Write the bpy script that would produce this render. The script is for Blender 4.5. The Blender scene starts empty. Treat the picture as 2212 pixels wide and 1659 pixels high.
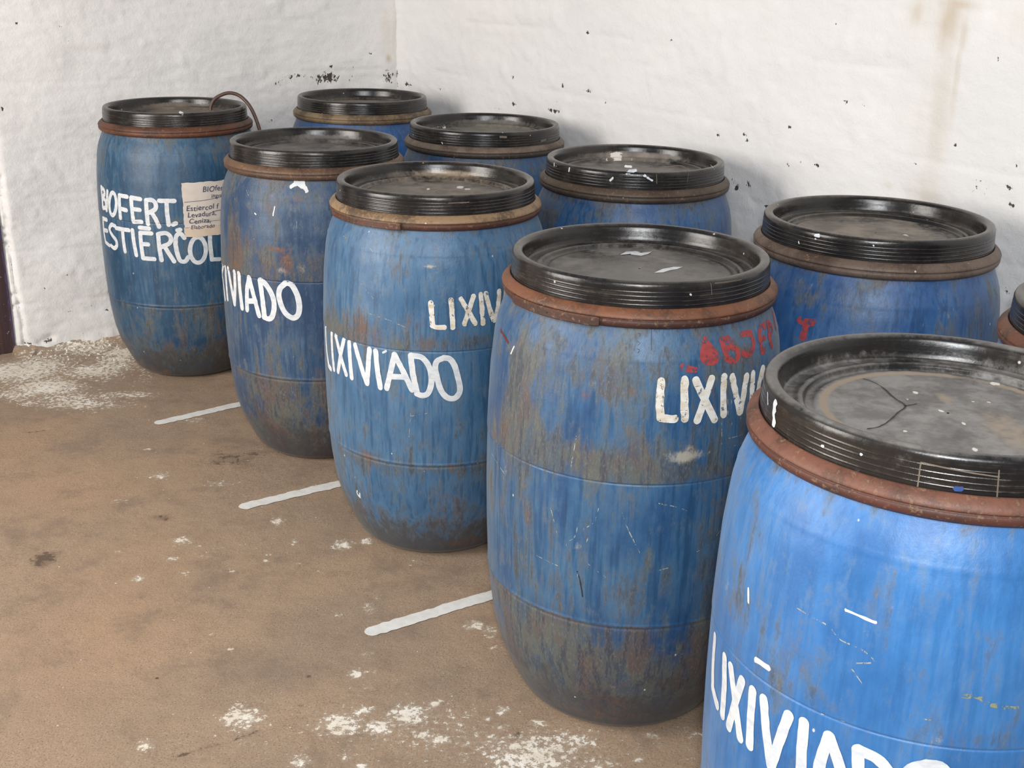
import bpy, math, random
import numpy as np
from mathutils import Vector, Matrix
random.seed(7)
D_f = 2599.646445241319
D_pitch = 0.34617155764538565
D_roll = 0.021201925640346356
D_h = 1.4848429359776878
D_pos = {"A":[-1.2049,4.3049],"B":[-0.5994,3.5843],"C":[-0.1998,2.9877],"D":[0.2404,2.2573],"E":[0.5853,1.5092],"F":[-0.5973,4.7134],"G":[-0.108,4.0196],"H":[0.3287,3.3607],"I":[0.7977,2.6249],"J":[1.09,1.92]}
D_corner = [-0.5179043679867577,5.268610050729988]
D_u1 = [0.831896435340299,0.5549309154012813]
D_u2 = [0.5549309154012813,-0.831896435340299]
D_words = [["A","painted_lettering","white",0.0056,[[[-2.5023,0.6851],[-2.4843,0.6497],[-2.4823,0.6151]],[[-2.4915,0.6856],[-2.4122,0.6783],[-2.4096,0.664],[-2.4839,0.6504]],[[-2.4839,0.6504],[-2.3936,0.643],[-2.3903,0.6213],[-2.4766,0.6135]],[[-2.3259,0.6784],[-2.3741,0.6112]],[[-2.2114,0.6786],[-2.1926,0.6777],[-2.1776,0.6737],[-2.1654,0.667],[-2.1587,0.658],[-2.1566,0.6475],[-2.1615,0.6363],[-2.1711,0.6253],[-2.1855,0.6154],[-2.2028,0.6074],[-2.2226,0.602],[-2.2435,0.5995],[-2.2636,0.6002],[-2.2809,0.6041],[-2.2935,0.6109],[-2.3005,0.62],[-2.3016,0.6306],[-2.296,0.642],[-2.2842,0.6532],[-2.2695,0.663],[-2.2513,0.671],[-2.2318,0.6763],[-2.2114,0.6786]],[[-2.0959,0.6727],[-2.1021,0.6367],[-2.1002,0.5954]],[[-2.0961,0.6734],[-1.9759,0.672]],[[-2.0912,0.6281],[-1.9992,0.6257]],[[-1.916,0.67],[-1.9147,0.6316],[-1.9047,0.5888]],[[-1.9156,0.6707],[-1.7934,0.668]],[[-1.9114,0.6325],[-1.81,0.6311]],[[-1.9047,0.5888],[-1.797,0.5906]],[[-1.7206,0.6657],[-1.722,0.6249],[-1.7166,0.5848]],[[-1.7206,0.6657],[-1.6497,0.6673],[-1.6082,0.6564],[-1.6155,0.6368],[-1.6991,0.6234]],[[-1.6663,0.6263],[-1.6216,0.6046],[-1.5854,0.5769]],[[-1.5628,0.6655],[-1.3876,0.6649]],[[-1.4778,0.664],[-1.4795,0.6232],[-1.4725,0.5838]],[[-1.4218,0.5844],[-1.3883,0.589]],[[-2.5141,0.5756],[-2.5264,0.5296],[-2.4965,0.4925]],[[-2.5141,0.5756],[-2.3977,0.5764]],[[-2.5135,0.5341],[-2.4103,0.5374]],[[-2.4965,0.4925],[-2.3894,0.4865]],[[-2.214,0.5629],[-2.2892,0.564],[-2.3432,0.5467],[-2.298,0.5286],[-2.2247,0.5136],[-2.2131,0.4957],[-2.2671,0.4824],[-2.3401,0.4876]],[[-2.1966,0.5564],[-1.9862,0.5569]],[[-2.0851,0.5571],[-2.0845,0.5176],[-2.0744,0.4794]],[[-1.9323,0.5585],[-1.9249,0.5157],[-1.9061,0.4722]],[[-1.8279,0.5701],[-1.7103,0.5691]],[[-1.8261,0.5528],[-1.8276,0.5146],[-1.8177,0.4646]],[[-1.8261,0.5528],[-1.6863,0.5528]],[[-1.8235,0.514],[-1.7372,0.5135]],[[-1.818,0.4638],[-1.674,0.4632]],[[-1.6047,0.5508],[-1.6015,0.5036],[-1.5886,0.4604]],[[-1.6044,0.5516],[-1.5112,0.5549],[-1.4605,0.5405],[-1.4778,0.5205],[-1.5757,0.5067]],[[-1.5362,0.5069],[-1.4881,0.4803],[-1.4422,0.4563]],[[-1.3764,0.5648],[-1.3461,0.5664]],[[-1.3052,0.5377],[-1.3435,0.5526],[-1.3931,0.5457],[-1.4094,0.5185],[-1.397,0.4819],[-1.3669,0.4577],[-1.313,0.456],[-1.2734,0.4703]],[[-1.1482,0.5377],[-1.1229,0.5353],[-1.1001,0.5295],[-1.0822,0.5207],[-1.0704,0.5097],[-1.0657,0.4973],[-1.0686,0.4846],[-1.0789,0.4725],[-1.0957,0.4622],[-1.1175,0.4543],[-1.1426,0.4496],[-1.1689,0.4483],[-1.1943,0.4507],[-1.2167,0.4565],[-1.2342,0.4652],[-1.2457,0.4762],[-1.25,0.4886],[-1.247,0.5013],[-1.2368,0.5133],[-1.2204,0.5237],[-1.199,0.5316],[-1.1743,0.5364],[-1.1482,0.5377]],[[-1.0062,0.5406],[-1.0077,0.4965],[-1.0001,0.4547]],[[-1.0001,0.4547],[-0.9055,0.4528]]]],["B","painted_lettering","white",0.0062,[[[-2.9,0.5867],[-2.8961,0.5492],[-2.8955,0.4866]],[[-2.9006,0.5711],[-2.7821,0.5402],[-2.7168,0.4865]],[[-2.7263,0.5852],[-2.8969,0.5316],[-2.8955,0.4884]],[[-2.623,0.5888],[-2.6222,0.5347],[-2.611,0.4945]],[[-2.5377,0.5911],[-2.4926,0.547],[-2.4314,0.4917]],[[-2.3991,0.5896],[-2.4007,0.5495],[-2.4314,0.4917]],[[-2.3172,0.5893],[-2.3144,0.5463],[-2.294,0.4878]],[[-2.1613,0.5858],[-2.2012,0.5441],[-2.2162,0.4873]],[[-2.1613,0.5858],[-2.1159,0.5401],[-2.0543,0.4778]],[[-2.1922,0.5146],[-2.0917,0.5196]],[[-2.0222,0.5836],[-2.0039,0.5366],[-1.9885,0.4807]],[[-2.0083,0.585],[-1.9445,0.5718],[-1.8865,0.5441],[-1.8698,0.5165],[-1.8907,0.4859],[-1.9313,0.4728],[-1.9929,0.4755]],[[-1.7431,0.5837],[-1.7982,0.5662],[-1.8137,0.5428],[-1.7887,0.5138],[-1.7454,0.4932],[-1.6782,0.482],[-1.6261,0.4918],[-1.6087,0.5168],[-1.6236,0.5496],[-1.6649,0.5752],[-1.7031,0.5836],[-1.7431,0.5837]],[[-2.9906,0.5896],[-2.9906,0.4873]],[[-3.2006,0.5896],[-3.1906,0.4913]],[[-3.1906,0.4913],[-3.0706,0.4933]]]],["C","painted_lettering","white",0.0067,[[[-2.7948,0.5814],[-2.7744,0.5289],[-2.7141,0.4906]],[[-2.7148,0.4897],[-2.6551,0.4864]],[[-2.6153,0.5814],[-2.6063,0.535],[-2.5808,0.4918]],[[-2.5274,0.5833],[-2.4511,0.5391],[-2.3751,0.4959]],[[-2.3973,0.5821],[-2.4511,0.5391],[-2.5014,0.493]],[[-2.3222,0.5802],[-2.3156,0.5365],[-2.2996,0.493]],[[-2.2477,0.5789],[-2.1814,0.5286],[-2.1219,0.49]],[[-2.0899,0.5776],[-2.1065,0.533],[-2.1219,0.49]],[[-2.0287,0.5766],[-2.0136,0.5296],[-1.9881,0.4866]],[[-1.8533,0.5755],[-1.8904,0.5307],[-1.9274,0.4873]],[[-1.8533,0.5755],[-1.7786,0.5343],[-1.7056,0.4902]],[[-1.8807,0.5194],[-1.7649,0.5214]],[[-1.7144,0.5763],[-1.6949,0.528],[-1.6615,0.4817]],[[-1.7118,0.5771],[-1.6186,0.5724],[-1.5579,0.5462],[-1.5447,0.5131],[-1.5722,0.4836],[-1.6203,0.4769],[-1.6642,0.4813]],[[-1.4428,0.5728],[-1.4969,0.5649],[-1.5132,0.5464],[-1.4903,0.5131],[-1.4564,0.4858],[-1.4083,0.4715],[-1.3462,0.4706],[-1.3075,0.488],[-1.3261,0.5239],[-1.3583,0.5556],[-1.3953,0.5696],[-1.4428,0.5728]]]],["C","worn_lettering","cream",0.0055,[[[-1.5492,0.7072],[-1.5417,0.6785],[-1.5343,0.6519]],[[-1.5343,0.6519],[-1.5024,0.6481],[-1.4384,0.6479]],[[-1.3816,0.7134],[-1.3755,0.6891],[-1.3683,0.6467]],[[-1.2981,0.7146],[-1.2378,0.6847],[-1.1787,0.6532]],[[-1.1912,0.7191],[-1.2259,0.6922],[-1.27,0.6542]],[[-1.1275,0.7219],[-1.1181,0.6894],[-1.1086,0.651]],[[-1.0808,0.7227],[-1.0523,0.6906],[-1.0096,0.6553]],[[-0.9517,0.7237],[-0.9674,0.684],[-1.0005,0.6549]],[[-0.884,0.7242],[-0.901,0.6913],[-0.9069,0.6644]]]],["D","worn_lettering","cream",0.0066,[[[-1.5003,0.7814],[-1.5024,0.7477],[-1.4927,0.7153]],[[-1.4927,0.7153],[-1.4031,0.713]],[[-1.3462,0.7833],[-1.3457,0.7464],[-1.337,0.712]],[[-1.2713,0.7806],[-1.2029,0.743],[-1.1283,0.7045]],[[-1.1579,0.7801],[-1.2032,0.7457],[-1.2522,0.7072]],[[-1.062,0.78],[-1.0659,0.7486],[-1.0599,0.7109]],[[-0.9929,0.777],[-0.962,0.7436],[-0.925,0.7086]],[[-0.8626,0.7712],[-0.8875,0.7421],[-0.9182,0.7082]],[[-0.7949,0.7721],[-0.8059,0.7371],[-0.8159,0.7015]],[[-0.6764,0.7739],[-0.7299,0.743],[-0.7765,0.7043]],[[-0.6725,0.7736],[-0.6422,0.7366],[-0.5977,0.693]]]],["D","red_lettering","red",0.0052,[[[-1.1852,0.8478],[-1.2086,0.8318],[-1.2197,0.8197],[-1.1872,0.811],[-1.1248,0.8107],[-1.1207,0.8233],[-1.1695,0.84],[-1.1887,0.8435]],[[-1.2086,0.8318],[-1.1421,0.8239]],[[-1.2132,0.8196],[-1.1304,0.8173]],[[-1.1821,0.828],[-1.1458,0.8114]],[[-1.0575,0.8443],[-1.0502,0.8287],[-1.0277,0.8121]],[[-1.0575,0.8443],[-0.9833,0.8418],[-0.9847,0.831],[-1.0352,0.8282]],[[-0.9862,0.8295],[-0.9338,0.821],[-0.9389,0.8099],[-0.9824,0.8054],[-1.0359,0.8108]],[[-0.86,0.8461],[-0.7791,0.8446]],[[-0.7702,0.8434],[-0.762,0.827],[-0.7973,0.8126],[-0.8483,0.8103],[-0.8842,0.8147]],[[-0.6381,0.846],[-0.6761,0.8319],[-0.6744,0.8086]],[[-0.6381,0.846],[-0.5012,0.846]],[[-0.6665,0.8265],[-0.6098,0.8263]],[[-0.6764,0.8054],[-0.6374,0.8046]],[[-0.4845,0.845],[-0.5344,0.8231],[-0.5071,0.8041]],[[-0.467,0.8439],[-0.4372,0.8335],[-0.5344,0.8231]],[[-0.2744,0.8497],[-0.321,0.8392],[-0.3391,0.8266]],[[-1.3623,0.8057],[-1.3252,0.802],[-1.2778,0.7996]]]],["I","red_lettering","red",0.0072,[[[-2.3487,0.7656],[-2.2929,0.764],[-2.2423,0.7679]],[[-2.2896,0.7652],[-2.2991,0.7489],[-2.3038,0.7318]]]],["E","painted_lettering","white",0.0062,[[[-3.0876,0.5691],[-3.0746,0.5284],[-3.0442,0.4943]],[[-3.0442,0.4943],[-2.9558,0.4817]],[[-2.9214,0.5659],[-2.8946,0.5255],[-2.8856,0.4795]],[[-2.8485,0.5641],[-2.78,0.5231],[-2.7111,0.476]],[[-2.7395,0.5619],[-2.7777,0.5187],[-2.8123,0.4744]],[[-2.6555,0.5612],[-2.6487,0.5142],[-2.6381,0.478]],[[-2.5781,0.5614],[-2.5404,0.515],[-2.4939,0.4713]],[[-2.4288,0.5614],[-2.4637,0.5143],[-2.4932,0.4703]],[[-2.3489,0.5628],[-2.3435,0.5223],[-2.33,0.4759]],[[-2.226,0.5601],[-2.2486,0.5205],[-2.2635,0.4675]],[[-2.226,0.5601],[-2.168,0.5269],[-2.1152,0.4791]],[[-2.2482,0.4931],[-2.147,0.5003]],[[-2.0953,0.5559],[-2.0775,0.5155],[-2.0519,0.4684]],[[-2.0943,0.5564],[-2.0029,0.5502],[-1.9444,0.5292],[-1.9376,0.4985],[-1.9775,0.4742],[-2.0519,0.4684]],[[-1.8113,0.5589],[-1.873,0.5482],[-1.8795,0.5212],[-1.8456,0.4855],[-1.7719,0.4721],[-1.6966,0.4825],[-1.6932,0.5139],[-1.7196,0.5438],[-1.7568,0.5585],[-1.8113,0.5589]]]]]
D_marks = [["B","paint_splat","white",0.0062,[[[-1.6243,0.8663],[-1.5776,0.8639],[-1.5432,0.8654]],[[-1.543,0.8627],[-1.5255,0.8518]],[[-1.5142,0.8492],[-1.5062,0.8446]],[[-1.6683,0.8537],[-1.6347,0.8594]],[[-1.5831,0.8611],[-1.5539,0.8544]]]],["B","paint_drip","white",0.0022,[[[-1.8368,0.7974],[-1.8528,0.774]],[[-2.0709,0.7739],[-2.057,0.7715]]]],["C","paint_drip","white",0.0026,[[[-1.9578,0.5761],[-1.9304,0.5812]]]],["C","paint_drip","white",0.003,[[[-2.3484,0.1771],[-2.3548,0.1693],[-2.3232,0.1613]],[[-2.3148,0.1731],[-2.3232,0.1613]]]],["E","paint_drip","white",0.0022,[[[-2.2311,0.738],[-2.1767,0.7363],[-2.1012,0.7341]],[[-2.7793,0.6961],[-2.764,0.6785]]]],["E","paint_drip","white",0.0045,[[[-2.6527,0.6087],[-2.5723,0.6101]]]],["D","paint_drip","white",0.0022,[[[-2.6114,0.7941],[-2.6376,0.7797]]]],["D","red_drip","darkred",0.003,[[[-2.8773,0.8054],[-2.7883,0.8011]],[[-2.7674,0.8001],[-2.7002,0.7949]]]],["D","scratch","scratch",0.0008,[[[-1.0686,0.6626],[-1.0499,0.6466],[-0.9814,0.6453],[-0.8267,0.6465]],[[-1.0319,0.6625],[-0.85,0.6626]],[[-1.0004,0.7409],[-0.9877,0.6882]],[[-1.0307,0.7372],[-1.0185,0.6881]],[[-1.0838,0.7598],[-1.0648,0.6624]],[[-0.914,0.7015],[-0.906,0.6886]]]],["D","scratch","scratch",0.0009,[[[-1.8457,0.5343],[-1.8698,0.5067],[-1.9347,0.4883]],[[-1.9754,0.4978],[-1.9915,0.4698],[-2.0509,0.4503],[-2.0286,0.4367]],[[-1.9298,0.4524],[-1.9029,0.4722]],[[-1.7131,0.5448],[-1.6544,0.4992],[-1.5716,0.4524]],[[-1.4712,0.5515],[-1.3554,0.5425],[-1.2843,0.5332]],[[-1.0171,0.4792],[-1.0915,0.4567],[-1.1876,0.4454]],[[-1.8959,0.4176],[-1.7771,0.3956]],[[-1.4502,0.414],[-1.3788,0.4188]],[[-2.2994,0.4058],[-2.1099,0.3992]],[[-1.9624,0.395],[-1.9702,0.3725]],[[-2.1719,0.5132],[-2.116,0.4635]],[[-2.9077,0.5589],[-2.7363,0.5482],[-2.6117,0.5381]],[[-2.0135,0.669],[-2.0418,0.602]]]],["D","mark","dark",0.0013,[[[-1.968,0.3977],[-1.9454,0.3774],[-1.9273,0.3468]]]],["D","mark","dark",0.0005,[[[-1.5697,0.872],[-1.5672,0.8342]],[[-1.659,0.8606],[-1.6438,0.8596],[-1.65,0.8559]],[[-1.6612,0.8476],[-1.6412,0.8455],[-1.6551,0.8419]],[[-1.6616,0.8358],[-1.642,0.8336],[-1.6564,0.8291]]]],["E","scratch","scratch",0.0009,[[[-2.4866,0.7144],[-2.4041,0.7126],[-2.2982,0.7089],[-2.2366,0.6974],[-2.1355,0.6938],[-2.0598,0.6807]],[[-2.1668,0.6638],[-2.1144,0.6486]],[[-2.2759,0.586],[-2.1671,0.589]],[[-1.8872,0.6212],[-1.7569,0.6233]],[[-2.1519,0.6737],[-2.0792,0.6819]]]],["E","mark","scratch2",0.003,[[[-1.7214,0.6619],[-1.655,0.6608],[-1.6156,0.6544]],[[-1.5892,0.6507],[-1.4867,0.6466]]]],["C","scratch","scratch",0.0009,[[[-1.7197,0.4219],[-1.5661,0.4327]],[[-1.7192,0.4305],[-1.7368,0.3651]],[[-2.0955,0.6672],[-1.9285,0.6601],[-1.7549,0.6452]]]],["C","scratch","scratch",0.0009,[[[-2.1608,0.8296],[-2.0414,0.8059],[-2.061,0.7831]],[[-2.1991,0.7383],[-2.0496,0.7057]],[[-2.4934,0.8339],[-2.4385,0.8302]]]],["B","scratch","scratch",0.0009,[[[-1.6066,0.7603],[-1.6083,0.7342]],[[-2.2204,0.8323],[-2.1554,0.8146]],[[-2.3924,0.8027],[-2.3777,0.7975]]]]]
D_stains = [["A","g",-1.156,0.113,0.598,0.118,0.5],["A","r",-2.084,0.021,0.653,0.045,0.5],["A","r",-1.34,0.136,0.306,0.076,0.3],["A","g",-2.76,0.17,0.24,0.134,0.5],["A","g",-0.684,0.858,0.222,0.058,0.4],["A","p",-1.38,0.624,0.063,0.055,0.35],["A","p",-1.275,0.725,0.133,0.012,0.3],["B","r",-1.725,0.646,0.076,0.04,0.9],["B","p",-1.767,0.619,0.068,0.019,0.7],["B","r",-1.808,0.678,0.148,0.011,0.8],["B","p",-1.579,0.628,0.055,0.024,0.5],["B","g",-1.813,0.638,0.504,0.047,0.7],["B","g",-2.361,0.63,0.175,0.083,0.8],["B","r",-2.365,0.616,0.123,0.017,0.6],["B","g",-1.822,0.168,0.466,0.098,0.7],["B","p",-1.791,0.246,0.265,0.061,0.35],["B","p",-1.921,0.344,0.165,0.132,0.2],["B","r",-1.6,0.204,0.101,0.078,0.4],["B","g",-1.786,0.064,0.637,0.078,1],["B","r",-1.927,0.059,0.681,0.061,0.3],["B","g",-1.385,0.352,0.093,0.216,0.4],["B","g",-2.026,0.814,0.296,0.025,0.3],["B","r",-1.611,0.822,0.096,0.01,0.5],["B","g",-2.451,0.773,0.144,0.103,0.5],["C","r",-2.178,0.636,0.072,0.046,0.7],["C","g",-2.232,0.622,0.336,0.035,0.7],["C","g",-1.283,0.608,0.437,0.018,0.7],["C","g",-1.742,0.664,0.235,0.028,0.5],["C","r",-1.322,0.632,0.046,0.023,0.5],["C","g",-2.122,0.29,0.213,0.033,0.7],["C","r",-2.146,0.295,0.135,0.024,0.5],["C","g",-1.271,0.283,0.468,0.018,0.6],["C","r",-1.374,0.286,0.057,0.021,0.7],["C","g",-1.752,0.371,0.583,0.037,0.3],["C","r",-1.195,0.047,0.363,0.037,0.6],["C","g",-1.899,0.006,0.669,0.032,0.9],["C","g",-2.579,0.61,0.224,0.084,0.5],["C","p",-1.551,0.792,0.085,0.005,0.8],["C","p",-1.474,0.776,0.085,0.011,0.35],["C","g",-2.732,0.107,0.321,0.11,0.5],["C","g",-1.686,0.193,0.529,0.083,0.25],["C","g",-0.757,0.127,0.236,0.199,0.5],["C","p",-1.862,0.673,0.164,0.013,0.25],["D","g",-2.651,0.653,0.233,0.109,0.8],["D","p",-2.629,0.561,0.088,0.085,0.35],["D","g",-2.371,0.802,0.247,0.048,0.6],["D","p",-2.272,0.775,0.113,0.033,0.3],["D","g",-1.878,0.794,0.363,0.048,0.35],["D","p",-1.901,0.769,0.18,0.05,0.3],["D","r",-1.679,0.762,0.04,0.013,0.6],["D","r",-1.971,0.745,0.055,0.017,0.5],["D","g",-2.447,0.691,0.183,0.079,0.6],["D","g",-2.158,0.642,0.311,0.053,0.6],["D","p",-1.32,0.641,0.155,0.014,0.9],["D","p",-1.292,0.654,0.063,0.014,0.6],["D","r",-1.26,0.653,0.038,0.016,0.5],["D","g",-1.754,0.627,0.496,0.027,0.8],["D","p",-1.868,0.614,0.177,0.012,0.4],["D","r",-1.902,0.635,0.06,0.011,0.6],["D","g",-1.312,0.61,0.314,0.016,0.6],["D","g",-1.147,0.795,0.087,0.073,0.5],["D","r",-1.127,0.744,0.035,0.051,0.3],["D","g",-2.404,0.44,0.183,0.147,0.45],["D","g",-1.516,0.446,0.178,0.058,0.2],["D","p",-1.966,0.451,0.063,0.029,0.35],["D","p",-1.467,0.493,0.119,0.047,0.18],["D","p",-1.57,0.417,0.03,0.039,0.3],["D","g",-1.781,0.205,0.748,0.067,0.85],["D","p",-1.303,0.239,0.28,0.033,0.35],["D","g",-2.131,0.189,0.498,0.107,0.5],["D","g",-1.23,0.117,0.564,0.076,0.7],["D","r",-1.636,0.126,0.104,0.069,0.4],["D","p",-1.708,0.149,0.204,0.025,0.3],["D","r",-1.299,0.159,0.15,0.026,0.4],["D","g",-1.781,0.059,0.872,0.066,1],["D","r",-1.782,0.051,0.711,0.034,0.5],["D","g",-1.033,0.221,0.089,0.263,0.8],["D","g",-0.808,0.664,0.205,0.056,0.2],["D","p",-0.916,0.793,0.263,0.05,0.25],["D","p",-2.514,0.86,0.299,0.015,0.2],["E","g",-3.051,0.647,1.2,0.053,0.5],["E","p",-2.995,0.663,0.152,0.047,0.35],["E","g",-2.7,0.598,0.271,0.039,0.25],["E","p",-1.996,0.751,0.165,0.034,0.22],["E","p",-2.114,0.717,0.038,0.012,0.4],["E","p",-1.776,0.595,0.073,0.019,0.35],["E","g",-2.12,0.765,0.023,0.034,0.6],["E","g",-2.052,0.729,0.02,0.07,0.7],["E","g",-1.998,0.792,0.022,0.016,0.5],["E","p",-1.883,0.628,0.163,0.038,0.2],["E","g",-2.899,0.795,0.17,0.031,0.2],["E","p",-1.659,0.664,0.111,0.006,0.3],["G","g",-1.522,0.847,0.8,0.016,0.6],["G","g",-0.717,0.823,0.251,0.027,0.8],["G","p",-2.324,0.839,0.237,0.016,0.3],["H","g",-1.983,0.852,0.296,0.042,0.4],["H","g",-1.099,0.855,0.341,0.033,0.4],["H","r",-1.786,0.845,0.093,0.028,0.3],["H","g",-2.592,0.805,0.159,0.058,0.8],["H","p",-2.215,0.822,0.214,0.023,0.2],["I","g",-2.342,0.817,0.354,0.036,0.5],["I","p",-2.417,0.841,0.165,0.014,0.4],["I","p",-2.009,0.818,0.204,0.023,0.4],["I","p",-1.229,0.802,0.252,0.023,0.35],["I","r",-1.271,0.812,0.122,0.018,0.3],["I","g",-0.942,0.793,0.237,0.058,0.6],["I","p",-0.799,0.872,0.711,0.03,0.4],["I","g",-2.515,0.869,0.25,0.007,0.7],["I","p",-1.456,0.786,0.071,0.038,0.4],["F","g",-1.474,0.847,0.391,0.016,0.4]]
D_lidm = [["A","d",-0.0594,0.2197,0.1481,0.1228,0.8],["B","d",-0.0308,0.194,0.1417,0.1774,0.5],["B","k",0.0118,0.0156,0.0541,0.0524,0.5],["C","d",-0.1122,0.1817,0.0727,0.1782,0.5],["C","t",0.0299,0.2688,0.1628,0.0877,0.9],["C","t",-0.158,0.2676,0.0496,0.0727,0.5],["C","w",0.0578,0.0759,0.0106,0.0192,1],["C","w",0.0765,0.0526,0.0094,0.0126,0.8],["C","w",-0.0225,0.0414,0.0058,0.0188,0.7],["C","w",0.0915,0.298,0.0126,0.0219,0.8],["C","d",-0.0505,0.0257,0.1043,0.0757,0.6],["D","d",-0.1343,0.0088,0.0991,0.0748,0.9],["D","d",0.0248,0.0783,0.0558,0.1122,0.9],["D","d",-0.0342,0.1514,0.0669,0.0497,0.7],["D","k",-0.0434,0.0275,0.0637,0.0299,0.9],["D","k",-0.1491,0.1092,0.0468,0.0238,0.7],["D","k",0.174,0.0914,0.0564,0.0555,0.8],["D","d",0.085,-0.0259,0.0536,0.0431,0.7],["E","d",-0.1124,0.0152,0.0574,0.084,1],["E","d",-0.0341,-0.0146,0.0755,0.1098,0.9],["E","t",0.06,-0.0584,0.0368,0.1041,0.6],["E","d",0.0746,0.1192,0.0817,0.062,0.7],["E","t",0.0148,0.0587,0.0131,0.0227,0.7],["E","w",0.1087,0.1253,0.0082,0.0081,1],["E","w",0.0508,0.0481,0.0026,0.0037,1],["E","w",0.0724,0.0476,0.0026,0.0037,1],["E","w",-0.0065,0.0076,0.0038,0.0053,1],["E","w",-0.0075,-0.1236,0.0035,0.0076,1],["E","w",-0.0188,0.0789,0.0053,0.0116,0.7],["E","w",-0.0387,0.0518,0.0039,0.0056,0.7],["E","w",0.0086,-0.0371,0.0031,0.005,1],["E","w",-0.0773,-0.0662,0.0036,0.0049,0.9],["E","w",-0.0765,-0.1155,0.0083,0.0046,0.9],["E","w",-0.0783,0.0942,0.002,0.0059,0.8],["E","w",-0.0877,-0.0126,0.0019,0.0052,0.9],["E","k",0.0783,0.1392,0.0241,0.0333,0.5],["F","d",-0.0094,0.1018,0.143,0.0915,0.9],["G","d",0.0165,0.1532,0.1428,0.105,0.9],["G","w",-0.1413,0.1404,0.0125,0.0342,0.6],["H","w",-0.0367,0.2099,0.0193,0.0429,1],["H","w",-0.0126,0.2555,0.014,0.0174,0.8],["H","w",-0.0632,0.1815,0.0055,0.0252,0.8],["H","w",0.0075,0.1989,0.0069,0.0255,0.5],["H","d",0.0325,0.2189,0.1674,0.0871,0.9],["H","w",0.1228,0.3527,0.0202,0.0183,0.7],["I","d",-0.0361,-0.0138,0.1367,0.1077,1],["I","w",0.0614,-0.0182,0.0094,0.0142,0.7],["I","t",0.0209,-0.0802,0.0082,0.0136,0.8],["I","k",-0.0003,-0.0601,0.0031,0.023,0.8]]
D_lidpoly = [["D","painted_reflection","white",[[-0.0289,0.1086],[-0.0145,0.1374],[0.0049,0.1432],[0.0228,0.1328],[0.0388,0.1422],[0.0292,0.1216],[0.0135,0.1046],[0.0002,0.1112],[-0.0133,0.1178]]],["D","painted_reflection","white",[[0.0247,-0.0303],[0.046,0.0032],[0.0685,0.0195],[0.0867,0.0211],[0.0727,0.0019],[0.0592,-0.0063],[0.0429,-0.0253]]]]
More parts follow.
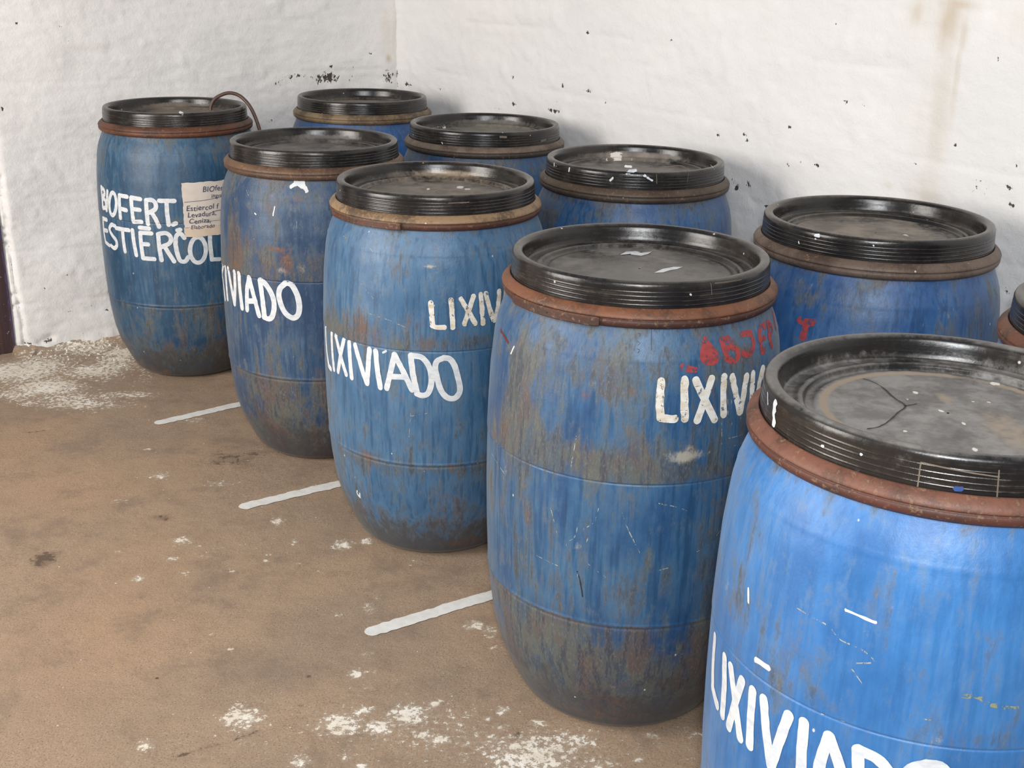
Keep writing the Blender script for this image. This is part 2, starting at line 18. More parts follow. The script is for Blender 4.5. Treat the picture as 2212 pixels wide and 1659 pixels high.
D_floorb = [["w",-1.842,4.149,0.1325,0.1292,1.15],["w",-1.646,3.987,0.1604,0.1055,1.1],["w",-1.543,4.168,0.1336,0.0931,1.0],["w",-1.492,4.388,0.0874,0.079,1.0],["w",-1.775,4.153,0.1493,0.2106,1],["w",-1.479,3.835,0.1865,0.0622,0.9],["w",-1.319,3.936,0.0955,0.0463,0.8],["w",-1.525,3.878,0.2039,0.1145,0.75],["w",-1.658,4.11,0.1977,0.1533,0.6],["w",-1.492,4.277,0.1025,0.2514,0.85],["w",-1.367,3.933,0.1113,0.0462,0.8],["w",-1.668,4.434,0.1585,0.1158,0.7],["w",-1.649,3.825,0.0463,0.0351,0.8],["w",-1.715,3.912,0.1102,0.0831,0.9],["w",-1.326,4.182,0.0839,0.2133,0.5],["w",-1.051,3.709,0.0454,0.0249,0.5],["w",-0.991,3.532,0.0363,0.0538,0.4],["w",-1.131,3.456,0.0142,0.0147,0.9],["w",-1.039,3.26,0.0298,0.03,0.9],["w",-0.843,3.214,0.0604,0.0292,0.6],["w",-1.087,3.728,0.0913,0.085,0.3],["w",-0.798,2.814,0.072,0.0259,0.4],["w",-1.102,3.087,0.0323,0.0151,0.6],["w",-0.635,2.974,0.0176,0.0199,1],["w",-0.866,2.851,0.0291,0.0265,0.8],["w",-0.862,2.748,0.0188,0.0149,0.8],["w",-0.922,2.646,0.0171,0.0187,1],["w",-0.81,2.674,0.0184,0.0166,0.6],["w",-0.787,2.769,0.0189,0.0176,0.6],["w",-0.567,2.856,0.0122,0.0239,0.6],["w",-0.542,2.737,0.0141,0.0198,0.5],["w",-0.439,2.846,0.0292,0.0318,1],["w",-0.377,2.87,0.0221,0.0241,1],["w",-0.678,2.394,0.0074,0.0059,0.8],["w",-0.461,2.447,0.0075,0.0061,0.6],["w",-0.959,2.475,0.0086,0.0083,0.6],["w",-0.659,2.847,0.0728,0.0533,0.3],["w",-0.687,2.983,0.101,0.1479,0.28],["w",-0.328,2.527,0.0243,0.0304,0.55],["w",-0.316,2.571,0.0134,0.0111,0.6],["w",-0.31,2.329,0.0165,0.0132,0.6],["w",-0.325,2.246,0.018,0.0196,1],["w",-0.286,2.255,0.007,0.0107,0.9],["w",-0.29,2.197,0.0079,0.0069,1],["w",-0.54,2.079,0.0395,0.0414,0.85],["w",-0.522,2.108,0.019,0.0194,0.6],["w",-0.334,2.064,0.0337,0.0314,1],["w",-0.258,2.059,0.0243,0.0186,0.7],["w",-0.202,2.107,0.0305,0.0291,0.8],["w",-0.147,2.143,0.0155,0.0165,0.6],["w",-0.295,2.113,0.0153,0.0113,0.7],["w",-0.706,1.985,0.0181,0.0191,1],["w",-0.518,2.0,0.0365,0.0118,0.5],["w",-0.394,1.946,0.0179,0.0228,0.8],["w",-0.275,1.929,0.0124,0.014,0.9],["w",-0.129,2.022,0.0166,0.0121,0.8],["w",-0.163,2.036,0.0093,0.0091,0.7],["w",-0.31,1.956,0.009,0.01,0.6],["w",-0.18,2.073,0.2456,0.131,0.42],["w",-0.083,2.015,0.2404,0.1088,0.42],["w",0.055,1.976,0.1001,0.0821,1],["w",0.13,2.022,0.0557,0.0458,0.7],["w",-0.076,2.459,0.0238,0.0249,1],["w",-0.035,2.43,0.0215,0.0285,0.8],["w",-0.03,2.365,0.0168,0.0155,0.7],["w",-0.005,2.124,0.0173,0.0163,1],["w",-0.034,2.094,0.0114,0.0111,0.9],["w",0.066,2.085,0.0209,0.0126,1],["w",-0.01,2.063,0.015,0.0187,0.8],["w",-0.023,2.017,0.0277,0.0379,0.7],["w",-0.063,2.109,0.0096,0.008,0.7],["w",0.295,2.051,0.015,0.0108,0.8],["w",0.394,2.054,0.0207,0.0186,0.6],["w",0.368,2.076,0.0114,0.0094,0.6],["w",-0.045,1.987,0.0365,0.037,0.6],["w",0.172,1.951,0.0541,0.0433,0.6],["w",0.264,1.971,0.0127,0.0116,0.7],["w",0.241,2.026,0.1117,0.0775,0.35],["w",0.028,2.004,0.0552,0.0605,0.5],["w",0.359,2.001,0.0554,0.045,0.4],["w",-0.236,2.763,0.0238,0.0201,0.5],["w",-0.408,2.331,0.0826,0.0057,0.35],["w",-0.197,2.28,0.061,0.0036,0.35],["w",-0.467,2.094,0.2847,0.0484,0.2],["w",-0.687,2.646,0.5747,0.7095,0.1],["k",-1.186,2.733,0.0419,0.0598,0.9],["k",-1.284,2.831,0.0239,0.0368,0.5],["k",-0.949,2.985,0.0428,0.0258,0.8],["k",-1.164,2.927,0.0111,0.0138,0.6],["k",-1.001,2.926,0.1238,0.0333,0.35],["k",-0.87,3.39,0.0984,0.0903,0.7],["k",-0.793,3.43,0.0568,0.0548,0.6],["k",-0.654,2.732,0.0704,0.0497,0.35],["k",-0.743,2.549,0.011,0.0109,0.7],["k",-0.882,2.556,0.0088,0.0132,0.5],["k",-0.979,2.437,0.0053,0.0081,1],["k",-0.426,2.235,0.007,0.0088,0.8],["k",-0.231,2.209,0.0069,0.0087,0.8],["k",-0.427,2.125,0.0096,0.0049,0.9],["k",-0.962,2.282,0.0121,0.011,0.6],["k",-0.57,2.334,0.0186,0.0133,0.5],["k",-0.196,2.614,0.0102,0.0068,0.6],["k",-0.373,2.453,0.0086,0.0103,0.5],["k",0.028,2.042,0.0093,0.0138,0.9],["k",-0.041,2.192,0.0493,0.0433,0.4],["k",-1.211,3.785,0.0616,0.0345,0.3],["k",-1.73,4.459,0.0707,0.0462,0.8],["k",-1.82,4.338,0.0172,0.0329,0.9],["k",-1.008,2.067,0.013,0.0093,0.5],["k",-0.258,1.968,0.0063,0.0058,0.6],["k",-0.523,1.921,0.0141,0.0069,0.6],["k",-1.401,3.327,0.0823,0.1054,0.15],["o",-1.524,3.502,0.129,0.2374,0.5],["o",-0.956,2.417,0.2115,0.4623,0.4],["o",-1.274,3.166,0.2112,0.1986,0.45],["o",-0.987,3.349,0.1668,0.2192,0.2]]
D_side = [["E","white",0.005,[[[-2.9676,0.9378],[-2.9693,0.924],[-2.9493,0.9103]]]],["E","white",0.0016,[[[-3.1049,0.9388],[-3.0708,0.9262]],[[-2.3121,0.9265],[-2.3104,0.9261]],[[-2.5342,0.9192],[-2.5253,0.919]]]],["E","blue",0.003,[[[-1.8575,0.9093],[-1.833,0.9097]]]],["E","tan",0.0009,[[[-2.0266,0.9343],[-2.0238,0.8989]],[[-1.6788,0.9362],[-1.6689,0.8996]],[[-2.0266,0.9343],[-1.9572,0.9333],[-1.6741,0.9285]]]],["H","white",0.0028,[[[-1.7739,0.9618],[-1.7082,0.9612]],[[-1.7486,0.9459],[-1.6522,0.9537]],[[-1.7279,0.9516],[-1.6633,0.955]],[[-1.5623,0.9421],[-1.5455,0.9403]],[[-1.5282,0.9369],[-1.4769,0.9302]],[[-1.9172,0.9255],[-1.8959,0.9327]],[[-2.4493,0.9348],[-2.4422,0.942]],[[-2.7514,0.9427],[-2.7443,0.9379]]]],["H","tan",0.0008,[[[-1.4247,0.922],[-1.4334,0.9573],[-1.4116,0.96],[-1.0859,0.9613],[-1.0665,0.9241]]]],["H","white",0.0014,[[[-0.6377,0.9551],[-0.6244,0.9463]]]],["G","tan",0.0035,[[[-1.3413,0.9372],[-1.2703,0.936]],[[-0.7229,0.9158],[-0.6378,0.918]]]],["G","white",0.0014,[[[-2.1152,0.9121],[-2.1048,0.908]]]],["A","white",0.0035,[[[-1.2411,0.9521],[-1.2079,0.9485]]]],["I","white",0.0035,[[[-2.3685,0.9407],[-2.3379,0.9412]]]],["I","white",0.0012,[[[-2.5312,0.9208],[-2.5222,0.9171]],[[-1.8727,0.9376],[-1.8671,0.9364]]]],["D","white",0.0018,[[[-1.3004,0.9287],[-1.2968,0.9278]]]],["D","tan",0.0007,[[[-1.1423,0.9469],[-1.1287,0.9254]],[[-1.1047,0.9447],[-0.8498,0.943]]]],["C","tan",0.0012,[[[-1.3869,0.9336],[-1.1904,0.9341]]]]]
D_cracks = [[[-0.0779,0.1321],[-0.0689,0.1208],[-0.0602,0.095],[-0.057,0.0585],[-0.05,0.0236],[-0.0668,-0.001],[-0.0897,-0.0353],[-0.1083,-0.056],[-0.125,-0.0642]],[[-0.05,0.0236],[-0.0321,0.0327]]]
D_fcr = [[[-0.635,1.955],[-0.611,1.971],[-0.582,1.986],[-0.544,2.004],[-0.523,2.022],[-0.495,2.043]],[[-1.554,3.578],[-1.503,3.601]]]
D_stripes = [[[-1.156,3.682],[-1.087,3.728],[-1.017,3.792],[-0.938,3.859]],[[-0.741,3.063],[-0.663,3.121],[-0.582,3.192],[-0.495,3.232]],[[-0.309,2.421],[-0.213,2.484],[-0.118,2.553],[-0.036,2.601]]]
D_wallb = [["L","k",0.318,0.973,0.0545,0.0297,0.9],["L","k",0.308,1.019,0.0125,0.0092,1],["L","k",0.125,1.066,0.0108,0.0075,1],["L","k",0.462,0.984,0.1021,0.0182,0.6],["L","k",0.533,0.969,0.0279,0.029,0.6],["L","k",0.212,0.994,0.0643,0.0467,0.5],["L","k",0.36,0.971,0.0249,0.0295,0.8],["L","k",0.05,0.969,0.031,0.0381,0.8],["L","r",0.047,1.045,0.011,0.0151,1],["L","k",0.167,0.936,0.026,0.0152,0.6],["L","k",1.518,1.206,0.0078,0.0047,1],["L","k",1.369,1.191,0.0065,0.0032,0.9],["L","k",1.599,0.912,0.0063,0.0049,1],["L","k",0.541,0.996,0.0599,0.0181,0.4],["L","k",0.7,0.948,0.0386,0.0357,0.3],["L","k",1.349,1.146,0.0049,0.0032,0.8],["L","k",1.179,0.081,0.074,0.0152,0.0],["L","k",1.528,0.237,0.0084,0.0072,0.9],["L","k",1.453,0.136,0.0379,0.0073,0.7],["L","k",1.364,0.146,0.0387,0.0074,0.7],["L","k",1.304,0.122,0.0142,0.0075,0.9],["L","k",1.496,0.137,0.0136,0.011,0.5],["L","k",1.467,0.086,0.1043,0.0221,0.35],["L","k",1.347,0.039,0.1076,0.0263,0.45],["L","k",1.458,-0.0,0.1052,0.0224,0.8],["L","k",1.533,0.031,0.0238,0.0129,1],["L","k",1.61,0.03,0.0267,0.0091,1],["L","k",1.657,0.06,0.0049,0.0722,0.3],["L","r",1.296,0.006,0.0542,0.0152,0.6],["L","g",1.349,0.209,0.1062,0.0459,0.25],["L","g",1.506,0.203,0.1197,0.072,0.15],["L","k",0.51,0.802,0.0611,0.0223,0.3],["L","k",0.477,0.865,0.0408,0.0148,0.4],["L","k",0.58,0.815,0.01,0.0074,0.9],["L","r",0.036,1.167,0.035,0.111,0.35],["L","g",0.028,0.997,0.0355,0.0948,0.4],["R","k",-0.011,0.976,0.0498,0.048,1],["R","k",0.111,0.944,0.0361,0.0095,1],["R","k",0.001,0.939,0.123,0.027,0.5],["R","r",-0.03,1.042,0.0416,0.0344,0.35],["R","k",0.903,1.048,0.0214,0.0066,1],["R","k",1.216,1.045,0.0109,0.0093,1],["R","k",1.361,1.045,0.0358,0.0045,1],["R","k",1.25,1.038,0.0533,0.0046,0.5],["R","k",0.912,0.952,0.0153,0.005,1],["R","k",1.171,0.958,0.0443,0.0048,1],["R","k",0.812,0.927,0.0756,0.0102,0.6],["R","k",1.184,0.989,0.0166,0.0063,0.6],["R","k",0.934,1.028,0.1476,0.0164,0.35],["R","k",1.342,1.232,0.0102,0.0029,1],["R","k",1.265,1.212,0.0105,0.0209,0.4],["R","k",0.363,0.955,0.0443,0.0055,0.6],["R","k",1.17,0.98,0.4107,0.0472,0.25],["R","k",2.102,0.841,0.0115,0.012,1],["R","k",2.156,0.858,0.0149,0.0184,0.8],["R","k",2.085,0.86,0.023,0.0053,0.8],["R","k",2.194,0.831,0.0722,0.0392,0.4],["R","k",2.234,0.81,0.0162,0.0052,1],["R","k",2.005,0.983,0.0079,0.008,0.9],["R","k",2.118,0.999,0.0056,0.0039,0.9],["R","k",2.131,0.982,0.0056,0.0039,0.9],["R","k",2.291,1.042,0.0086,0.0049,1],["R","k",2.298,0.94,0.0103,0.0075,0.7],["R","k",2.406,0.954,0.0065,0.0049,0.9],["R","k",2.371,0.853,0.0985,0.0125,0.4],["R","k",2.285,0.97,0.1978,0.0749,0.25],["R","k",1.914,1.218,0.008,0.0065,0.8],["R","k",1.766,1.235,0.0064,0.004,0.8],["R","k",2.198,1.156,0.0053,0.0037,0.8],["R","k",2.479,1.13,0.0139,0.0023,0.9],["R","k",2.538,1.129,0.0179,0.0023,0.8],["R","k",2.403,1.322,0.0467,0.0023,0.6],["R","k",2.828,1.067,0.0039,0.0075,1],["R","k",2.913,1.272,0.0036,0.003,0.9],["R","k",2.991,0.99,0.0107,0.0052,1],["R","k",3.004,0.953,0.0071,0.0031,1],["R","k",3.003,1.045,0.0047,0.0041,1],["R","k",2.915,0.984,0.0491,0.0372,0.4],["R","k",2.843,0.944,0.0386,0.0055,0.5],["R","k",2.718,1.007,0.0055,0.0045,0.8],["R","k",2.764,0.973,0.0054,0.0089,0.6],["R","k",3.026,0.752,0.0048,0.0032,0.9],["R","k",2.983,0.819,0.0362,0.0431,0.25],["R","k",2.613,0.958,0.2727,0.0463,0.15],["R","s",2.67,1.364,0.0217,0.0318,0.9],["R","s",2.759,1.353,0.0335,0.0723,0.75],["R","s",2.767,1.385,0.0757,0.0123,0.7],["R","s",2.81,1.324,0.0101,0.041,0.5],["R","s",2.718,1.361,0.0652,0.0626,0.4],["R","s",2.771,1.128,0.0316,0.1812,0.3],["R","s",2.807,1.23,0.0077,0.1247,0.35],["R","s",2.764,0.924,0.0537,0.0671,0.35],["R","s",2.646,0.939,0.0173,0.0092,0.2],["R","s",2.946,1.353,0.0687,0.0588,0.15],["R","s",2.735,1.179,0.066,0.2336,0.15]]
D_wcr = [["L",[[1.632,0.674],[1.635,0.589],[1.632,0.538],[1.635,0.469],[1.635,0.425],[1.63,0.372],[1.628,0.274],[1.625,0.201],[1.62,0.127],[1.622,0.045],[1.619,-0.021]],0.006],["L",[[1.671,0.481],[1.632,0.477]],0.004],["L",[[1.674,0.454],[1.635,0.45]],0.004],["L",[[1.678,0.419],[1.637,0.42]],0.008],["L",[[1.672,0.222],[1.634,0.224]],0.006],["L",[[1.658,0.17],[1.617,0.191]],0.004],["L",[[1.652,0.018],[1.614,0.03],[1.591,0.016]],0.008],["L",[[1.566,0.027],[1.524,0.04]],0.012]]
D_paper = [[-1.2949,0.7247],[-0.7815,0.7241],[-0.8985,0.5419],[-1.2924,0.5412]]
D_PROF = [[0,0.17],[0.006,0.192],[0.019,0.207],[0.045,0.222],[0.076,0.2365],[0.12,0.256],[0.17,0.269],[0.24,0.2785],[0.3,0.2837],[0.38,0.287],[0.475,0.2887],[0.56,0.2885],[0.589,0.288],[0.65,0.287],[0.72,0.2838],[0.79,0.2765],[0.82,0.27],[0.84,0.263],[0.855,0.256],[0.872,0.25]]
# ------------------------------------------------------------------ camera, world, lights, exposure
SC = bpy.context.scene
COL = SC.collection
cam = bpy.data.cameras.new('camera'); cam.sensor_width = 36; cam.lens = D_f*36/2212; cam.clip_start = .05
camo = bpy.data.objects.new('camera', cam); COL.objects.link(camo)
camo.matrix_world = Matrix.Translation((0, 0, D_h)) @ Matrix.Rotation(math.pi/2-D_pitch, 4, 'X') @ Matrix.Rotation(D_roll, 4, 'Z')
SC.camera = camo
world = bpy.data.worlds.new('world'); SC.world = world; world.use_nodes = True
bg = world.node_tree.nodes['Background']; bg.inputs[0].default_value = (.93, .96, 1, 1); bg.inputs[1].default_value = .24

def area(name, loc, target, size, sizey, power, color):
    l = bpy.data.lights.new(name, 'AREA'); l.shape = 'RECTANGLE'; l.size = size; l.size_y = sizey
    l.energy = power; l.color = color
    o = bpy.data.objects.new(name, l); COL.objects.link(o); o.location = loc
    o.rotation_euler = (Vector(target)-Vector(loc)).to_track_quat('-Z', 'Y').to_euler()
    return o
area('doorway_light', (-3.3, 1.2, 1.7), (-.3, 3.0, .3), 1.6, 2.2, 150, (1, .94, .88))
area('window_light', (-.2, -1.8, 3.0), (.2, 3.8, .5), 2.0, 1.3, 104, (1, .985, .98))
area('flash_light', (.02, -.02, D_h+.09), (.1, 3, .6), .07, .05, 24, (.95, .98, 1))
SC.view_settings.view_transform = 'Standard'; SC.view_settings.look = 'None'
SC.view_settings.gamma = 1; SC.view_settings.use_curve_mapping = False
SC.view_settings.exposure = 0.0
SC.cycles.max_bounces = 6

# ------------------------------------------------------------------ noise + mesh helpers
_rng = np.random.RandomState(11)
LAT = _rng.rand(64, 64, 64).astype(np.float32)
def vnoise(x, y, z=0.0):
    x, y, z = np.broadcast_arrays(np.asarray(x, float), np.asarray(y, float), np.asarray(z, float))
    xi, yi, zi = np.floor(x).astype(int), np.floor(y).astype(int), np.floor(z).astype(int)
    fx, fy, fz = x-xi, y-yi, z-zi
    fx, fy, fz = fx*fx*(3-2*fx), fy*fy*(3-2*fy), fz*fz*(3-2*fz)
    r = 0
    for a in (0, 1):
        for b in (0, 1):
            for c in (0, 1):
                r = r+LAT[(xi+a) & 63, (yi+b) & 63, (zi+c) & 63]*(fx if a else 1-fx)*(fy if b else 1-fy)*(fz if c else 1-fz)
    return r
def fbm(x, y, z=0.0, oct=4, rough=.5):
    s = 0; a = 1; t = 0
    for k in range(oct):
        s = s+a*vnoise(x*2**k+17.3*k, y*2**k+5.1*k, z*2**k+9.7*k); t += a; a *= rough
    return s/t
def mesh_obj(name, verts, faces, mat=None, parent=None, smooth=True):
    me = bpy.data.meshes.new(name)
    verts = np.asarray(verts, dtype=np.float32); 
    if isinstance(faces, np.ndarray):
        nf, k = faces.shape
        me.vertices.add(len(verts)); me.vertices.foreach_set('co', verts.ravel())
        me.loops.add(nf*k); me.loops.foreach_set('vertex_index', faces.ravel().astype(np.int32))
        me.polygons.add(nf); me.polygons.foreach_set('loop_start', np.arange(0, nf*k, k, dtype=np.int32))
        me.update(calc_edges=True)
    else:
        me.from_pydata([tuple(map(float, v)) for v in verts], [], faces); me.update()
    if smooth: me.polygons.foreach_set('use_smooth', [True]*len(me.polygons))
    me.validate()
    o = bpy.data.objects.new(name, me); COL.objects.link(o)
    if mat: me.materials.append(mat)
    if parent: o.parent = parent
    return o
def set_attr(o, name, rgb):
    a = o.data.color_attributes.new(name, 'FLOAT_COLOR', 'POINT')
    n = len(o.data.vertices); c = np.ones((n, 4), dtype=np.float32); c[:, :3] = rgb
    a.data.foreach_set('color', c.ravel())
def grid_faces(nu, nv, wrap=False):
    i = np.arange(nu if wrap else nu-1); j = np.arange(nv-1)
    I, J = np.meshgrid(i, j, indexing='ij'); I2 = (I+1) % nu
    return np.stack([I*nv+J, I2*nv+J, I2*nv+J+1, I*nv+J+1], -1).reshape(-1, 4)
def revolve(name, prof, seg, mat, parent, close_top=False, close_bottom=False, a0=0, a1=2*math.pi):
    prof = np.array(prof, float)   # (r, z) outward side listed bottom to top
    wrap = abs(a1-a0-2*math.pi) < 1e-6
    th = np.linspace(a0, a1, seg, endpoint=not wrap)
    V = np.stack([np.outer(np.cos(th), prof[:, 0]), np.outer(np.sin(th), prof[:, 0]), np.tile(prof[:, 1], (seg, 1))], -1).reshape(-1, 3)
    return mesh_obj(name, V, grid_faces(seg, len(prof), wrap), mat, parent), th

# ------------------------------------------------------------------ materials
def newmat(name):
    m = bpy.data.materials.new(name); m.use_nodes = True
    nt = m.node_tree; return m, nt, nt.nodes['Principled BSDF']
class NB:
    def __init__(s, nt): s.nt = nt
    def n(s, t, **k):
        x = s.nt.nodes.new(t)
        for a, b in k.items(): setattr(x, a, b)
        return x
    def l(s, a, b): s.nt.links.new(a, b)
    def val(s, sock, v):
        if hasattr(v, 'is_output') or isinstance(v, bpy.types.NodeSocket): s.l(v, sock)
        else: sock.default_value = v
    def math(s, op, a, b=0.0, c=None, clamp=False):
        x = s.n('ShaderNodeMath', operation=op, use_clamp=clamp); s.val(x.inputs[0], a); s.val(x.inputs[1], b)
        if c is not None: s.val(x.inputs[2], c)
        return x.outputs[0]
    def ramp(s, v, lo, hi, a=0.0, b=1.0, smooth=True):
        x = s.n('ShaderNodeMapRange'); x.interpolation_type = 'SMOOTHSTEP' if smooth else 'LINEAR'
        s.val(x.inputs['Value'], v); x.inputs['From Min'].default_value = lo; x.inputs['From Max'].default_value = hi
        x.inputs['To Min'].default_value = a; x.inputs['To Max'].default_value = b
        return x.outputs[0]
    def mix(s, f, a, b):
        x = s.n('ShaderNodeMix', data_type='RGBA'); s.val(x.inputs[0], f)
        for k, v in ((6, a), (7, b)):
            if isinstance(v, tuple): x.inputs[k].default_value = (*v, 1) if len(v) == 3 else v
            else: s.l(v, x.inputs[k])
        return x.outputs[2]
    def coord(s, scale, off=(0, 0, 0)):
        tc = s.n('ShaderNodeTexCoord'); mp = s.n('ShaderNodeMapping')
        mp.inputs['Scale'].default_value = scale; mp.inputs['Location'].default_value = off
        s.l(tc.outputs['Object'], mp.inputs[0]); return mp.outputs[0]
    def noise(s, vec, scale=1, detail=5, rough=.55, dist=0):
        x = s.n('ShaderNodeTexNoise'); s.l(vec, x.inputs['Vector']); x.inputs['Scale'].default_value = scale
        x.inputs['Detail'].default_value = detail; x.inputs['Roughness'].default_value = rough; x.inputs['Distortion'].default_value = dist
        return x.outputs['Fac']
    def voro(s, vec, scale):
        x = s.n('ShaderNodeTexVoronoi'); s.l(vec, x.inputs['Vector']); x.inputs['Scale'].default_value = scale
        return x.outputs['Distance'], x.outputs['Color']
    def attr(s, name):
        x = s.n('ShaderNodeAttribute', attribute_name=name); y = s.n('ShaderNodeSeparateColor'); s.l(x.outputs['Color'], y.inputs[0])
        return y.outputs
    def bump(s, h, strength, dist, normal=None):
        x = s.n('ShaderNodeBump'); s.l(h, x.inputs['Height']); x.inputs['Strength'].default_value = strength; x.inputs['Distance'].default_value = dist
        if normal: s.l(normal, x.inputs['Normal'])
        return x.outputs[0]
def body_mat(name, dark, light, seed, streak=.5, fleck=.80):
    m, nt, P = newmat(name); b = NB(nt); rn = random.Random(seed); off = (rn.uniform(-9, 9), rn.uniform(-9, 9), rn.uniform(-9, 9))
    at = b.attr('wear')
    st = b.noise(b.coord((26, 26, 1.8), off), 1, 7, .65)
    st2 = b.noise(b.coord((90, 90, 7), off), 1, 5, .6)
    cl = b.noise(b.coord((7, 7, 5), off), 1, 8, .62)
    fine = b.noise(b.coord((60, 60, 45), off), 1, 8, .72)
    micro = b.noise(b.coord((320, 320, 110), off), 1, 4, .7)
    base = b.mix(b.ramp(b.math('ADD', b.math('MULTIPLY', cl, .6), b.math('MULTIPLY', st, .4)), .38, .62), dark, light)
    # chalky film in streaks
    film = b.math('MULTIPLY', b.ramp(st2, .42, .72), b.ramp(cl, .4, .65))
    base = b.mix(b.math('MULTIPLY', film, .42), base, (.19, .225, .22))
    # grime
    m1 = b.noise(b.coord((34, 34, 15), off), 1, 9, .74)
    base = b.mix(b.ramp(st2, .36, .50, .42*streak*2, 0), base, (.008, .030, .075))
    base = b.mix(b.ramp(m1, .52, .66, 0, .28), base, (.17, .22, .25))
    s_ = at[0]
    for nz, k_ in ((st, 1.7), (st2, .5+2*streak), (m1, 2.6), (cl, 2.4)):
        s_ = b.math('ADD', s_, b.math('MULTIPLY', b.math('SUBTRACT', nz, .5), k_))
    g = b.ramp(s_, .10, 1.0, 0, .80)
    hue = b.noise(b.coord((11, 11, 6), (off[1], off[2], off[0])), 1, 6, .6)
    gcol = b.mix(b.ramp(hue, .40, .52), (.105, .062, .034), (.100, .094, .062))
    gcol = b.mix(b.ramp(hue, .52, .60), gcol, (.060, .072, .080))
    gcol = b.mix(b.ramp(st2, .47, .62, 0, .75), gcol, (.020, .020, .025))
    gcol = b.mix(b.ramp(micro, .50, .66, 0, .5), gcol, (.20, .165, .115))
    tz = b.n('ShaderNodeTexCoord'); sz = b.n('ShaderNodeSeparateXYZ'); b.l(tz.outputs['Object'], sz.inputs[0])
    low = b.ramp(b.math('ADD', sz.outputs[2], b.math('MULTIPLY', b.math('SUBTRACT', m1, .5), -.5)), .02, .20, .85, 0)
    gcol = b.mix(low, gcol, (.040, .028, .020))  # colour mix gets darker towards the barrel bottom
    c = b.mix(g, base, gcol)
    # pale scuffs
    p_ = b.math('ADD', b.math('MULTIPLY', at[1], 1.1), b.math('MULTIPLY', b.math('SUBTRACT', fine, .5), 1.9))
    p_ = b.math('ADD', p_, b.math('MULTIPLY', b.math('SUBTRACT', st2, .5), .8))
    p = b.ramp(p_, .42, 1.0, 0, .8)
    c = b.mix(p, c, (.42, .38, .30))
    # rust
    r_ = b.math('ADD', b.math('MULTIPLY', at[2], 1.1), b.math('MULTIPLY', b.math('SUBTRACT', fine, .5), 1.7))
    c = b.mix(b.ramp(r_, .35, .95, 0, .8), c, b.mix(b.ramp(micro, .4, .6), (.20, .09, .035), (.10, .05, .03)))
    # tiny paint flecks
    d, vc = b.voro(b.coord((38, 38, 26), off), 1)
    sep = b.n('ShaderNodeSeparateColor'); b.l(vc, sep.inputs[0])
    fl = b.math('MULTIPLY', b.ramp(d, .05, .09, 1, 0), b.ramp(sep.outputs[0], fleck+.1, fleck+.11))
    c = b.mix(b.math('MULTIPLY', fl, .8), c, (.6, .6, .58))
    b.l(c, P.inputs['Base Color'])
    rough = b.math('ADD', b.math('MULTIPLY', g, .22), b.math('MULTIPLY_ADD', fine, .2, .33))
    b.l(rough, P.inputs['Roughness'])
    hh = b.math('ADD', b.math('MULTIPLY', cl, 3.0), b.math('ADD', fine, b.math('MULTIPLY', b.math('ADD', g, p), .4)))
    b.l(b.bump(hh, .35, .0022), P.inputs['Normal'])
    P.inputs['Specular IOR Level'].default_value = .55
    P.inputs['Sheen Weight'].default_value = .13; P.inputs['Sheen Roughness'].default_value = .35; P.inputs['Sheen Tint'].default_value = (.9, .82, .66, 1)
    return m
def lid_mat(name, seed, dustcol, film=.35):
    m, nt, P = newmat(name); b = NB(nt); rn = random.Random(seed); off = (rn.uniform(-9, 9), rn.uniform(-9, 9), rn.uniform(-9, 9))
    at = b.attr('wear')
    cl = b.noise(b.coord((9, 9, 9), off), 1, 7, .6); fine = b.noise(b.coord((70, 70, 70), off), 1, 8, .7)
    ring = b.noise(b.coord((9, 9, 160), off), 1, 6, .6)
    geo = b.n('ShaderNodeNewGeometry'); sp = b.n('ShaderNodeSeparateXYZ'); b.l(geo.outputs['Normal'], sp.inputs[0])
    up = b.ramp(sp.outputs[2], .5, .98)
    base = b.mix(b.ramp(cl, .4, .62), (.009, .0085, .009), (.018, .015, .013))
    sd = b.ramp(b.math('ADD', b.math('MULTIPLY', ring, .7), b.math('MULTIPLY', fine, .4)), .52, .78, 0, .38)
    base = b.mix(sd, base, (.070, .056, .042))
    f_ = b.math('MULTIPLY', up, b.ramp(b.math('ADD', cl, b.math('MULTIPLY', fine, .5)), .55, 1.0, 0, film*1.3))
    base = b.mix(f_, base, dustcol)
    d_ = b.ramp(b.math('ADD', at[0], b.math('MULTIPLY', b.math('SUBTRACT', b.math('ADD', cl, fine), 1.0), .9)), .15, .75, 0, .93)
    base = b.mix(d_, base, b.mix(b.ramp(b.noise(b.coord((16, 16, 16), off), 1, 8, .68), .38, .62), tuple(x*.62 for x in dustcol), tuple(x*1.12 for x in dustcol)))
    t_ = b.ramp(b.math('ADD', at[2], b.math('MULTIPLY', b.math('SUBTRACT', fine, .5), .8)), .2, .8, 0, .9)
    base = b.mix(t_, base, (.32, .25, .18))
    d, vc = b.voro(b.coord((45, 45, 45), off), 1); sep = b.n('ShaderNodeSeparateColor'); b.l(vc, sep.inputs[0])
    fl = b.math('MULTIPLY', b.ramp(d, .06, .13, 1, 0), b.ramp(sep.outputs[0], .93, .94))
    w_ = b.ramp(b.math('ADD', at[1], b.math('MULTIPLY', b.math('SUBTRACT', fine, .5), 1.6)), .45, .6)
    base = b.mix(b.math('MAXIMUM', b.math('MULTIPLY', fl, .8), w_), base, (.66, .62, .56))
    b.l(base, P.inputs['Base Color'])
    dd = b.math('MAXIMUM', b.math('MAXIMUM', d_, f_), sd)
    b.l(b.math('MULTIPLY_ADD', dd, .5, .21), P.inputs['Roughness'])
    b.l(b.bump(b.math('ADD', b.math('MULTIPLY', cl, 2.), fine), .25, .0015), P.inputs['Normal'])
    return m
